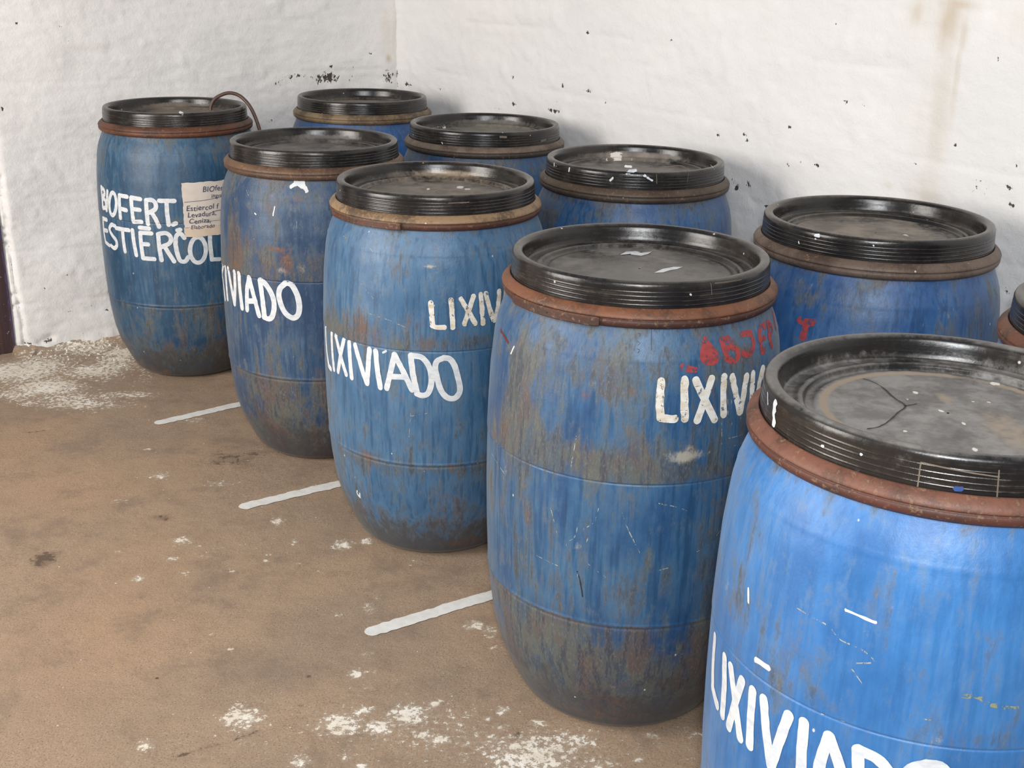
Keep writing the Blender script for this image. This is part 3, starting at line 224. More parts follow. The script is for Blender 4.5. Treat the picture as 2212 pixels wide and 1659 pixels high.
def ring_mat(name, seed, top, low, dark=(.035, .018, .012), split=.8868):
    m, nt, P = newmat(name); b = NB(nt); rn = random.Random(seed); off = (rn.uniform(-9, 9), rn.uniform(-9, 9), rn.uniform(-9, 9))
    cl = b.noise(b.coord((14, 14, 14), off), 1, 7, .6); fine = b.noise(b.coord((110, 110, 110), off), 1, 7, .7)
    tc = b.n('ShaderNodeTexCoord'); sp = b.n('ShaderNodeSeparateXYZ'); b.l(tc.outputs['Object'], sp.inputs[0])
    k = b.ramp(b.math('ADD', sp.outputs[2], b.math('MULTIPLY', b.math('SUBTRACT', cl, .5), .012)), split-.003, split+.003)
    c = b.mix(k, low, top)
    c = b.mix(b.ramp(b.math('ADD', b.math('MULTIPLY', cl, .6), b.math('MULTIPLY', fine, .4)), .44, .60, 0, .78), c, dark)
    c = b.mix(b.ramp(fine, .54, .66, 0, .55), c, (.26, .150, .085))
    d, vc = b.voro(b.coord((50, 50, 50), off), 1); sep = b.n('ShaderNodeSeparateColor'); b.l(vc, sep.inputs[0])
    fl = b.math('MULTIPLY', b.ramp(d, .06, .14, 1, 0), b.ramp(sep.outputs[0], .93, .94))
    c = b.mix(b.math('MULTIPLY', fl, .8), c, (.62, .57, .50))
    b.l(c, P.inputs['Base Color']); b.l(b.math('MULTIPLY_ADD', fine, .4, .35), P.inputs['Roughness'])
    b.l(b.bump(b.math('ADD', cl, fine), .4, .0015), P.inputs['Normal'])
    return m
def paint_mat(name, col, col2, worn=0.0, rough=.5):
    m, nt, P = newmat(name); b = NB(nt)
    st = b.noise(b.coord((40, 40, 90)), 1, 6, .65); fine = b.noise(b.coord((95, 95, 70)), 1, 8, .72); cr = b.noise(b.coord((16, 16, 240)), 1, 3, .5)
    c = b.mix(b.ramp(st, .4, .65), col, col2); b.l(c, P.inputs['Base Color']); P.inputs['Roughness'].default_value = rough
    if worn: 
        a = b.math('MULTIPLY', b.ramp(fine, .30+.20*worn, .36+.20*worn), b.ramp(cr, .70, .73, 1, 0)); b.l(a, P.inputs['Alpha'])
    b.l(b.bump(fine, .2, .001), P.inputs['Normal'])
    return m
def plain_mat(name, col, rough=.6, var=.25):
    m, nt, P = newmat(name); b = NB(nt); n_ = b.noise(b.coord((30, 30, 30)), 1, 6, .6)
    c2 = tuple(x*(1-var) for x in col); b.l(b.mix(b.ramp(n_, .35, .65), col, c2), P.inputs['Base Color']); P.inputs['Roughness'].default_value = rough
    return m
def wall_mat():
    m, nt, P = newmat('limewashed_plaster'); b = NB(nt); at = b.attr('wear')
    cl = b.noise(b.coord((1.6, 1.6, 2.6)), 1, 6, .55); md = b.noise(b.coord((14, 14, 22)), 1, 7, .62)
    fine = b.noise(b.coord((95, 95, 95)), 1, 7, .68); sp = b.noise(b.coord((95, 95, 60)), 1, 7, .68)
    c = b.mix(b.ramp(cl, .35, .65), (.77, .76, .75), (.725, .72, .71))
    c = b.mix(b.ramp(md, .48, .78, 0, .3), c, (.70, .68, .64))
    sm = b.noise(b.coord((9, 9, 1.2)), 1, 5, .55)
    stn = b.math('MULTIPLY', at[1], b.ramp(sm, .36, .60, .35, 1))
    c = b.mix(b.math('MULTIPLY', stn, .95), c, (.42, .30, .14))
    c = b.mix(b.math('MULTIPLY', at[2], .8), c, (.42, .39, .34))
    k = b.ramp(b.math('ADD', b.math('MULTIPLY', at[0], .46), sp), .815, .85)
    d, vc = b.voro(b.coord((17, 17, 13)), 1); sep = b.n('ShaderNodeSeparateColor'); b.l(vc, sep.inputs[0])
    k2 = b.math('MULTIPLY', b.ramp(b.math('ADD', d, b.math('MULTIPLY', fine, .06)), .065, .09, 1, 0), b.ramp(sep.outputs[0], .90, .905))
    k = b.math('MAXIMUM', k, b.math('MULTIPLY', k2, .8))
    c = b.mix(k, c, (.075, .06, .055))
    b.l(c, P.inputs['Base Color']); P.inputs['Roughness'].default_value = .92
    P.inputs['Specular IOR Level'].default_value = .2
    hgt = b.math('ADD', b.math('MULTIPLY', md, 1.6), b.math('SUBTRACT', b.math('MULTIPLY', fine, 1.3), b.math('MULTIPLY', k, 2.5)))
    b.l(b.bump(hgt, .45, .0035), P.inputs['Normal'])
    return m
def floor_mat():
    m, nt, P = newmat('dirty_concrete'); b = NB(nt); at = b.attr('wear')
    cl = b.noise(b.coord((1.7, 1.7, 1)), 1, 7, .6, .4); md = b.noise(b.coord((12, 12, 12)), 1, 8, .65); fine = b.noise(b.coord((130, 130, 130)), 1, 6, .7)
    sp = b.noise(b.coord((75, 75, 75)), 1, 8, .74)
    c = b.mix(b.ramp(cl, .36, .64), (.380, .265, .175), (.315, .230, .162))
    c = b.mix(b.ramp(md, .42, .72, 0, .5), c, (.25, .175, .12))
    c = b.mix(b.ramp(fine, .50, .75, 0, .4), c, (.20, .14, .095))
    c = b.mix(b.math('MULTIPLY', at[2], .8), c, (.46, .285, .16))
    gr = b.noise(b.coord((260, 260, 260)), 1, 4, .7); bl = b.noise(b.coord((5, 5, 5)), 1, 9, .72)
    c = b.mix(b.ramp(gr, .54, .68, 0, .5), c, (.56, .45, .34)); c = b.mix(b.ramp(gr, .34, .46, .75, 0), c, (.12, .085, .06))
    c = b.mix(b.ramp(bl, .50, .66, 0, .55), c, (.21, .155, .115))
    spd = b.noise(b.coord((38, 38, 38), (5, 2, 1)), 1, 8, .72)
    dk = b.math('MAXIMUM', b.ramp(b.math('ADD', b.math('MULTIPLY', at[1], .40), spd), .72, .84, 0, .8), b.ramp(b.math('ADD', b.math('MULTIPLY', at[1], .5), md), .62, 1.05, 0, .5))
    c = b.mix(dk, c, (.075, .052, .038))
    w = b.ramp(b.math('ADD', b.math('MULTIPLY', at[0], .44), b.math('MULTIPLY_ADD', sp, 1.7, -.35)), .82, .88)
    w2 = b.ramp(b.math('ADD', b.math('MULTIPLY', at[0], .42), sp), .62, .86, 0, .6)
    d, vc = b.voro(b.coord((30, 30, 30)), 1); sep = b.n('ShaderNodeSeparateColor'); b.l(vc, sep.inputs[0])
    fl = b.math('MULTIPLY', b.ramp(b.math('ADD', d, b.math('MULTIPLY', fine, .05)), .07, .10, 1, 0), b.ramp(sep.outputs[0], .86, .87))
    d3, vc3 = b.voro(b.coord((13, 13, 13), (7, 7, 2)), 1); sep3 = b.n('ShaderNodeSeparateColor'); b.l(vc3, sep3.inputs[0])
    sh = b.math('ADD', d3, b.math('MULTIPLY', b.math('SUBTRACT', sp, .5), .9))
    fl3 = b.math('MULTIPLY', b.ramp(sh, .03, .07, 1, 0), b.ramp(b.math('ADD', sep3.outputs[0], b.math('MULTIPLY', at[0], .8)), .84, .86))
    fl = b.math('MAXIMUM', fl, b.math('MULTIPLY', fl3, .9))
    c = b.mix(w2, c, (.45, .38, .30))
    c = b.mix(b.math('MAXIMUM', w, b.math('MULTIPLY', fl, .8)), c, b.mix(b.ramp(md, .4, .6), (.82, .77, .68), (.72, .64, .52)))
    d2, vc2 = b.voro(b.coord((9, 9, 9), (3, 1, 4)), 1); sep2 = b.n('ShaderNodeSeparateColor'); b.l(vc2, sep2.inputs[0])
    kk = b.math('MULTIPLY', b.ramp(b.math('ADD', d2, b.math('MULTIPLY', fine, .04)), .045, .07, 1, 0), b.ramp(sep2.outputs[1], .88, .885))
    c = b.mix(b.math('MULTIPLY', kk, .8), c, (.06, .045, .035))
    b.l(c, P.inputs['Base Color']); b.l(b.math('MULTIPLY_ADD', fine, .2, .62), P.inputs['Roughness'])
    P.inputs['Specular IOR Level'].default_value = .35
    hgt = b.math('ADD', b.math('MULTIPLY', md, 2.5), b.math('ADD', b.math('MULTIPLY', fine, .7), b.math('MULTIPLY', w, .5)))
    b.l(b.bump(hgt, .5, .003), P.inputs['Normal'])
    return m

# ------------------------------------------------------------------ setting: floor and walls
CN = np.array(D_corner); U1 = np.array(D_u1); U2 = np.array(D_u2)
def seg_dist(x, y, pts):
    best = np.full(x.shape, 9.)
    for (ax, ay), (bx, by) in zip(pts[:-1], pts[1:]):
        dx, dy = bx-ax, by-ay; t = np.clip(((x-ax)*dx+(y-ay)*dy)/(dx*dx+dy*dy+1e-12), 0, 1)
        best = np.minimum(best, np.hypot(x-ax-t*dx, y-ay-t*dy))
    return best
def blob(x, y, x0, y0, rx, ry): return np.exp(-(((x-x0)/rx)**2+((y-y0)/ry)**2)*.9)

def build_floor():
    xs = np.concatenate([np.linspace(-4.2, -2.2, 12)[:-1], np.arange(-2.2, 1.0, .0085), np.linspace(1.0, 4.4, 30)])
    ys = np.concatenate([np.linspace(-2.6, 1.3, 16)[:-1], np.arange(1.3, 4.9, .0095), np.linspace(4.9, 7.2, 30)])
    X, Y = np.meshgrid(xs, ys, indexing='ij'); x, y = X.ravel(), Y.ravel()
    dist = (CN[0]-x)*(-U2[0])+(CN[1]-y)*(-U2[1])          # distance in front of the left wall
    dl = (CN[0]*U2[0]*-1+CN[1]*U2[1]*-1)-(x*U2[0]*-1+y*U2[1]*-1)
    along = (CN[0]-x)*U1[0]+(CN[1]-y)*U1[1]
    inside = (along > 0) & (along < 1.66)
    reach = .035+.05*fbm(along*9, along*0+3, oct=3)
    mound = np.where(inside, np.clip(1-dl/np.maximum(reach, .01), 0, 1)**1.6*.028*(.5+fbm(along*22, dl*22, oct=3)), 0)
    z = (fbm(x*1.5, y*1.5, oct=3)-.5)*.006+(fbm(x*14, y*14, oct=3)-.5)*.0022+mound
    w = np.zeros(x.shape); k = w.copy(); o_ = w.copy()
    for ch, x0, y0, rx, ry, a in D_floorb:
        g = a*blob(x, y, x0, y0, rx, ry)
        if ch == 'w': w = np.maximum(w, g) if a > .45 else w+g*.6
        elif ch == 'k': k = np.maximum(k, g)
        else: o_ = np.maximum(o_, g)
    near = np.where(inside, np.clip(1-dl/.55, 0, 1), 0); w = np.clip(w+near*.42*(fbm(x*5, y*5, oct=3)), 0, 1)
    nr = np.where(inside, np.exp(-(dl/.05)**2), 0); k = np.maximum(k, nr*.55*np.clip(fbm(x*9, y*9)*2-.4, 0, 1))
    for c in D_fcr:
        d = seg_dist(x, y, c); k = np.maximum(k, (.35+.9*fbm(x*30, y*30, oct=2))*np.exp(-(d/.006)**2)); z -= .003*np.exp(-(d/.006)**2)
    z += .0012*np.clip(w-.5, 0, 1)
    o = mesh_obj('floor', np.stack([x, y, z-.004], -1), grid_faces(len(xs), len(ys)), floor_mat())
    set_attr(o, 'wear', np.stack([w, k, o_], -1)); o['kind'] = 'structure'
    return o
floor = build_floor()

def build_wall(side):
    if side == 'L':
        us = np.concatenate([np.arange(0, 1.655, .0065), [1.655]]); org, dr, nrm = CN, -U1, U2
    else:
        us = np.concatenate([np.arange(0, 3.5, .0075), np.linspace(3.5, 8.2, 60)]); org, dr, nrm = CN, U2, -U1
    zs = np.concatenate([[-.05, -.02], np.arange(0, 1.5, .0075), np.linspace(1.5, 2.9, 60)])
    Ug, Zg = np.meshgrid(us, zs, indexing='ij'); u, z = Ug.ravel(), Zg.ravel(); s = 31 if side == 'L' else 77
    q = 1.0 if side == 'L' else .62
    d = (fbm(u*2.2+s, z*3.2, s, 3)-.5)*.022*q
    sl = z-.12*u if side == 'L' else z+.05*u
    d += (fbm(u*7+s, sl*15, s+3, 4)-.5)*.012*q
    d += (fbm(u*30+s, sl*60, s+5, 4)-.5)*.0050*q
    lumps = fbm(u*13+s, z*15+2, s+9, 2); d += .006*np.clip(lumps-.62, 0, 1)*6*.4
    # faint courses of the masonry below the plaster
    cz = (z+.01*fbm(u*3, s, oct=2)+(.02 if side == 'L' else 0))/.205
    fr = np.abs(cz-np.round(cz)); d -= .0022*np.exp(-(fr/.035)**2)*(fbm(u*4+s, z*4, oct=2) > .47)
    if side == 'R': d += .012*np.exp(-(u/.05)**2)
    else: d += .014*np.exp(-(u/.06)**2)
    k = np.zeros(u.shape); sn = k.copy(); g = k.copy()
    for w_, ch, u0, z0, ru, rz, a in D_wallb:
        if w_ != side: continue
        b_ = (a if max(ru, rz) < .02 else a*.86)*blob(u, z, u0, z0, max(ru, .008), max(rz, .008))
        if ch == 'k': k = np.maximum(k, b_)
        elif ch in 'sr': sn = np.maximum(sn, b_)
        else: g = np.maximum(g, b_)
    k = np.clip(k+.16*np.clip(1-z/1.1, 0, 1)*(side == 'R')+.12*np.exp(-((z-.97)/.05)**2), 0, 1.1)
    d -= .004*np.clip(k-.5, 0, 1)*2*(fbm(u*60, z*60, oct=2))
    for w_, pts, hw in D_wcr:
        if w_ == side:
            dd = seg_dist(u+.004*(fbm(u*70, z*70, oct=2)-.5)*2, z, pts); d -= .012*np.exp(-(dd/(hw*1.1))**2); k = np.maximum(k, .62*np.exp(-(dd/(hw*.55))**2))
    if side == 'L':
        d -= .020*np.clip((u-1.615)/.04, 0, 1)**1.5+.012*np.clip((u-1.642)/.01, 0, 1)
        base = np.clip(1-z/.05, 0, 1); d += .022*base*fbm(u*14, z*6, oct=3)
        k = np.maximum(k, .4*np.exp(-((z-.012)/.014)**2)*(fbm(u*8+3, z*8, oct=3) > .5))
        g = np.maximum(g, .22*np.exp(-(z/.12)**2)); 
    g = np.maximum(g, .35*np.exp(-(u/.022)**2)*np.clip(fbm(u*3, z*5+s, oct=3)*2-.5, 0, 1))
    d += .004
    P = org[None, :]+u[:, None]*dr[None, :]+d[:, None]*nrm[None, :]
    V = np.column_stack([P, z])
    F = grid_faces(len(us), len(zs))
    if side == 'R': F = F[:, ::-1]
    o = mesh_obj('wall_left' if side == 'L' else 'wall_right', V, F, WALLM); set_attr(o, 'wear', np.stack([k, sn, g], -1)); o['kind'] = 'structure'
    return o
WALLM = wall_mat()
wall_left = build_wall('L'); wall_right = build_wall('R')

def box_verts(x0, x1, y0, y1, z0, z1, bv=.004):
    # chamfered box, 24 verts
    V = []; F = []
    import bmesh
    bm = bmesh.new(); bmesh.ops.create_cube(bm, size=1)
    for v in bm.verts: v.co = Vector(((x0+x1)/2+v.co.x*(x1-x0), (y0+y1)/2+v.co.y*(y1-y0), (z0+z1)/2+v.co.z*(z1-z0)))
    if bv: bmesh.ops.bevel(bm, geom=bm.edges[:], offset=bv, segments=2, affect='EDGES')
    V = [tuple(v.co) for v in bm.verts]; F = [[v.index for v in f.verts] for f in bm.faces]; bm.free()
    return V, F
def wl_box(name, u0, u1, d0, d1, z0, z1, mat, parent=None, bv=.004):
    V, F = box_verts(u0, u1, d0, d1, z0, z1, bv)
    W = [(*(CN-U1*a+U2*b), c) for a, b, c in V]
    return mesh_obj(name, W, F, mat, parent, smooth=False)
DOORM = None
def door_mat():
    m, nt, P = newmat('old_dark_wood'); b = NB(nt)
    g = b.noise(b.coord((60, 60, 3)), 1, 6, .6); f = b.noise(b.coord((90, 90, 90)), 1, 7, .7)
    c = b.mix(b.ramp(g, .4, .65), (.035, .016, .022), (.060, .030, .018)); c = b.mix(b.ramp(f, .62, .70), c, (.35, .30, .28))
    b.l(c, P.inputs['Base Color']); P.inputs['Roughness'].default_value = .6; b.l(b.bump(g, .4, .003), P.inputs['Normal']); return m
DOORM = door_mat()
door = bpy.data.objects.new('door_1', None); COL.objects.link(door); door['kind'] = 'structure'
wl_box('door_frame', 1.653, 1.745, -.10, -.012, -.004, 2.1, DOORM, door)
wl_box('door_leaf', 1.747, 2.60, -.075, -.040, .012, 2.08, DOORM, door)
wl_box('door_frame', 2.602, 2.69, -.10, -.012, -.004, 2.1, DOORM, door)
wl_box('door_frame', 1.653, 2.69, -.10, -.012, 2.102, 2.19, DOORM, door)
ph = plain_mat('dried_plaster', (.66, .62, .56), .9)
ob = wl_box('wall_left', 2.70, 3.3, -.12, 0, -.05, 2.9, ph, None); ob['kind'] = 'structure'
ob = wl_box('wall_left', 1.655, 2.70, -.12, 0, 2.195, 2.9, ph, None); ob['kind'] = 'structure'
# thin ragged smear of purple paint left along the frame edge
pur = plain_mat('purple_paint', (.075, .045, .13), .6)
V = []; F = []
n = 140
for i in range(n+1):
    z = .0+.56*i/n; wv = (.002+.007*float(fbm(z*60, 2.0, oct=3))**1.5)
    for s_ in (0, 1):
        u_ = 1.654+.001+(wv if s_ else 0)
        V.append((*(CN-U1*u_+U2*(-.0105)), z))
for i in range(n): F.append([2*i, 2*i+1, 2*i+3, 2*i+2])
mesh_obj('paint_edge', V, F, pur, door)

# painted parking marks on the floor
WHITE = paint_mat('white_floor_paint', (.74, .73, .70), (.66, .64, .60), 0, .6)
def ribbon2d(pts, hw, step, wob, seed, caps=True):
    pts = [np.array(p, float) for p in pts]
    L = [0]
    for a, b_ in zip(pts[:-1], pts[1:]): L.append(L[-1]+float(np.hypot(*(b_-a))))
    if L[-1] < 1e-6: return [], []
    n = max(2, int(L[-1]/step)+1); s = np.linspace(0, L[-1], n)
    # smooth polyline (Catmull-Rom through points)
    P = np.array(pts); idx = np.interp(s, L, np.arange(len(pts)))
    def cr(t):
        i = min(int(t), len(P)-2); f = t-i; p1, p2 = P[i], P[i+1]; p0 = P[i-1] if i > 0 else 2*p1-p2; p3 = P[i+2] if i+2 < len(P) else 2*p2-p1
        return .5*((2*p1)+(-p0+p2)*f+(2*p0-5*p1+4*p2-p3)*f*f+(-p0+3*p1-3*p2+p3)*f**3)
    C = np.array([cr(t) for t in idx]) if len(P) > 2 else P[0]+(P[1]-P[0])*(s/L[-1])[:, None]
    T = np.gradient(C, axis=0); T /= np.maximum(np.linalg.norm(T, axis=1), 1e-9)[:, None]
    st, en = C[0], C[-1]; q = []
    wdt = []
    if caps:
        for a in (0, .06, .2, .45, .75): q.append(st-T[0]*hw*(1-a)); wdt.append(hw*math.sqrt(max(0, 1-(1-a)**2)))
    for c in C: q.append(c); wdt.append(hw)
    if caps:
        for a in (.75, .45, .2, .06, 0): q.append(en+T[-1]*hw*(1-a)); wdt.append(hw*math.sqrt(max(0, 1-(1-a)**2)))
    TT = np.concatenate([[T[0]]*5, T, [T[-1]]*5]) if caps else T
    q = np.array(q); wdt = np.array(wdt); N = np.column_stack([-TT[:, 1], TT[:, 0]])
    ss = np.arange(len(q))*.35
    w1 = wdt*(1+wob*(vnoise(ss*1.3, seed*3.1, .5)-.5)*2); w2 = wdt*(1+wob*(vnoise(ss*1.3, seed*7.7, 9.5)-.5)*2)
    V = []; F = []
    for i in range(len(q)):
        V += [q[i]+N[i]*w1[i], q[i]+N[i]*w1[i]*.33, q[i]-N[i]*w2[i]*.33, q[i]-N[i]*w2[i]]
        if i:
            for k in range(3): F.append([4*(i-1)+k, 4*i+k, 4*i+k+1, 4*(i-1)+k+1])
    return V, F
def floor_z(x, y): return (fbm(x*1.5, y*1.5, oct=3)-.5)*.006+(fbm(x*14, y*14, oct=3)-.5)*.0022-.004
for i, st in enumerate(D_stripes):
    st = [st[0], st[-1]]; a, b_ = np.array(st[-2]), np.array(st[-1]); st = st+[list(b_+(b_-a)*.25)]
    V, F = ribbon2d(st, .0205, .006, .22, i+2)
    V = np.array(V); Z = floor_z(V[:, 0], V[:, 1])+.0016
    mesh_obj('painted_stripe', np.column_stack([V, Z]), F, WHITE, floor)
# loose crumbs of fallen plaster along the left wall
def crumbs():
    V = []; F = []; rn = random.Random(5)
    for i in range(420):
        t = rn.random()
        al = rn.uniform(.05, 1.62); dl = .012+abs(rn.gauss(0, .13)); sz = rn.uniform(.0015, .0055)*(1 if dl > .08 else 1.6)
        c = CN-U1*al+U2*dl; cx, cy = float(c[0]), float(c[1]); cz = float(floor_z(cx, cy))+sz*.4+(.012*max(0, 1-dl/.05))
        b0 = len(V); ang = rn.random()*6
        for a in range(5): 
            r_ = sz*rn.uniform(.7, 1.3); V.append((cx+r_*math.cos(ang+a*1.257), cy+r_*math.sin(ang+a*1.257), cz-sz*.4))
        for a in range(5):
            r_ = sz*rn.uniform(.3, .8); V.append((cx+r_*math.cos(ang+a*1.257), cy+r_*math.sin(ang+a*1.257), cz+sz*rn.uniform(.2, .6)))
        for a in range(5): F.append([b0+a, b0+(a+1) % 5, b0+5+(a+1) % 5, b0+5+a])
        F.append([b0+5+a for a in range(5)])
    return V, F
V, F = crumbs(); o = mesh_obj('plaster_crumbs', V, F, ph, floor, smooth=False)
o['kind'] = 'stuff'

# ------------------------------------------------------------------ barrels
PZ = np.array([a for a, _ in D_PROF]); PR = np.array([b_ for _, b_ in D_PROF])
def smooth_profile():
    # monotone resampling with a touch of smoothing
    z = np.linspace(0, .872, 437); r = np.interp(z, PZ, PR); k = np.hanning(17); k /= k.sum()
    rp = np.concatenate([2*r[0]-r[1:9][::-1], r, 2*r[-1]-r[-9:-1][::-1]]); rs = np.convolve(rp, k, 'valid'); w = np.clip((z-.03)/.03, 0, 1)
    return z, r*(1-w)+rs*w
SZ, SR = smooth_profile()
def rad(z, seam=1.0):
    z = np.asarray(z, float); r = np.interp(z, SZ, SR)
    r = r+.0011/(1+np.exp(-(z-.588)/.0005))*np.clip(1-(z-.588)/.06, 0, 1)*seam
    r = r-.0016*np.exp(-((z-.5862)/.0014)**2)*seam
    r = r+.0014*np.exp(-((z-.293)/.0035)**2)*seam-.0014*np.exp(-((z-.286)/.003)**2)*seam
    r = r+.0008*np.exp(-((z-.815)/.002)**2)
    return r
LIDP = [(.2476, .8925)]
for zr in (.9095, .9170, .9245, .9320):
    LIDP += [(.2476-(zr-.9)*.05, zr-.0022), (.2474-(zr-.9)*.05, zr-.0007), (.24785-(zr-.9)*.05, zr-.0004), (.24785-(zr-.9)*.05, zr+.0004), (.2474-(zr-.9)*.05, zr+.0007), (.2475-(zr-.9)*.05, zr+.0022)]
LIDP += [
        (.2456, .938), (.2455, .943), (.2435, .9475), (.2400, .9498), (.2350, .9502), (.2300, .949), (.2265, .9462), (.2246, .942), (.2232, .935), (.2214, .925), (.2200, .918), (.2180, .9155), (.2140, .9148), (.2060, .9148), (.2010, .9152),
        (.1990, .9170), (.1950, .9178), (.1915, .9170), (.1895, .9145), (.1880, .9100), (.1850, .9085), (.1800, .9085), (.1765, .9098), (.1740, .9115), (.1700, .9118)]
LIDP += [(r, .9110+.0012*(1-r/.17)) for r in np.linspace(.165, .002, 30)]
RINGP = [(.2478, .9010), (.2484, .9040), (.2500, .9045), (.2525, .9035), (.2590, .8980), (.2628, .8935), (.2646, .8895), (.2642, .8875), (.2620, .8868), (.2614, .8860), (.2616, .8850), (.2630, .8842), (.2638, .8830), (.2638, .8785), (.2622, .8745), (.2580, .8705), (.2530, .8698), (.2495, .8715)][::-1]
SPEC = {
 # dark blue, light blue, base grime, streak, lid dust, ring top, ring low, upper/mid/lower grime
 'A': dict(dark=(0.014, 0.052, 0.105), light=(0.028, 0.1, 0.19), g=(.02, .02, .34), dust=(0.17, 0.135, 0.105), top=(0.105, 0.04, 0.02), low=(0.12, 0.042, 0.02)),
 'B': dict(dark=(0.014, 0.042, 0.1), light=(0.03, 0.085, 0.17), g=(.26, .14, .40), dust=(0.15, 0.135, 0.125), top=(0.125, 0.07, 0.04), low=(0.085, 0.045, 0.026)),
 'C': dict(dark=(0.032, 0.098, 0.195), light=(0.062, 0.16, 0.29), g=(.06, .05, .22), dust=(0.2, 0.17, 0.14), top=(0.27, 0.175, 0.095), low=(0.085, 0.03, 0.016)),
 'D': dict(dark=(.015, .062, .16), light=(.038, .125, .24), g=(.20, .06, .38), dust=(0.175, 0.162, 0.148), top=(0.165, 0.062, 0.028), low=(0.06, 0.022, 0.014)),
 'E': dict(dark=(.020, .115, .32), light=(.040, .185, .46), g=(-.06, .08, .1), dust=(.235, .225, .215), top=(0.15, 0.06, 0.037), low=(0.085, 0.028, 0.018)),
 'F': dict(dark=(.008, .060, .20), light=(.016, .100, .30), g=(.02, .0, .3), dust=(0.16, 0.13, 0.105), top=(0.2, 0.145, 0.078), low=(0.17, 0.12, 0.066)),
 'G': dict(dark=(0.012, 0.055, 0.15), light=(0.03, 0.1, 0.23), g=(.12, .1, .3), dust=(0.17, 0.155, 0.13), top=(0.15, 0.115, 0.085), low=(0.04, 0.034, 0.028)),
 'H': dict(dark=(0.014, 0.062, 0.18), light=(0.032, 0.12, 0.27), g=(.14, .1, .3), dust=(0.22, 0.19, 0.165), top=(0.075, 0.052, 0.034), low=(0.05, 0.036, 0.027)),
 'I': dict(dark=(0.018, 0.075, 0.22), light=(0.05, 0.145, 0.31), g=(.14, .1, .3), dust=(0.23, 0.195, 0.16), top=(0.125, 0.088, 0.065), low=(0.12, 0.088, 0.068)),
 'J': dict(dark=(.018, .085, .26), light=(.045, .155, .36), g=(.14, .1, .3), dust=(.15, .14, .12), top=(0.12, 0.045, 0.022), low=(0.1, 0.038, 0.022)),
}
LABEL = {
 'A': 'blue barrel lettered BIOFERT. ESTIERCOL with taped paper note and brown hose from its lid',
 'B': 'grimy blue barrel with white splat under its ring, beside the note-bearing BIOFERT. barrel',
 'C': 'blue barrel lettered LIXIVIADO twice, with a pale tan clamp ring and latch',
 'D': 'scratched blue barrel with cream LIXIV and red letters below an orange rusty ring',
 'E': 'nearest bright blue barrel, cut by the frame, with dusty grey lid and large LIXIVIADO lettering',
 'F': 'rearmost blue barrel in the wall corner with a khaki clamp ring, only its top showing',
 'G': 'blue barrel beside the corner barrel, dark ring with pale crust, no lettering',
 'H': 'blue barrel at the right wall with white paint daubs on its black lid side',
 'I': 'blue barrel at the right wall with a small red T below its tan-grey ring',
 'J': 'barrel cut by the right edge, only black lid sliver and rusty brown ring showing',
}
PAINT = {'white': paint_mat('white_brush_paint_and_reflection', (.64, .66, .67), (.50, .54, .59), 0, .5),
         'cream': paint_mat('worn_cream_paint', (.72, .70, .64), (.58, .50, .38), .35, .7),
         'red': paint_mat('worn_red_paint', (.36, .045, .045), (.24, .04, .04), .55, .7),
         'darkred': plain_mat('dark_red_paint', (.12, .02, .015)),
         'scratch': paint_mat('pale_scratch', (.30, .32, .30), (.20, .24, .28), .9, .7),
         'scratch2': paint_mat('yellow_scuff', (.22, .24, .15), (.20, .24, .20), .9, .7),
         'blue': plain_mat('blue_paint', (.02, .06, .22)), 'tan': plain_mat('dirt_line', (.16, .13, .10), .8),
         'dark': plain_mat('dark_scratch', (.015, .016, .022))}
def ang(a): return (a+math.pi) % (2*math.pi)-math.pi
def stroke_mesh(nm, mat, parent, strokes, hw, off=.0006, wob=.10, seed=0):
    V = []; F = []
    for k, st in enumerate(strokes):
        R0 = .285; base = st[0][0]
        pts = [(-(ang(a-base))*-R0, z) for a, z in st]
        v, f = ribbon2d(pts, hw, max(.004, hw*.6), wob, seed*13+k+1)
        b0 = len(V)
        for s_, z in v:
            r = float(rad(z))+off+k*.00003; a = base+s_/R0; V.append((r*math.cos(a), r*math.sin(a), z))
        F += [[b0+i for i in q] for q in f]
    return mesh_obj(nm, V, F, mat, parent)

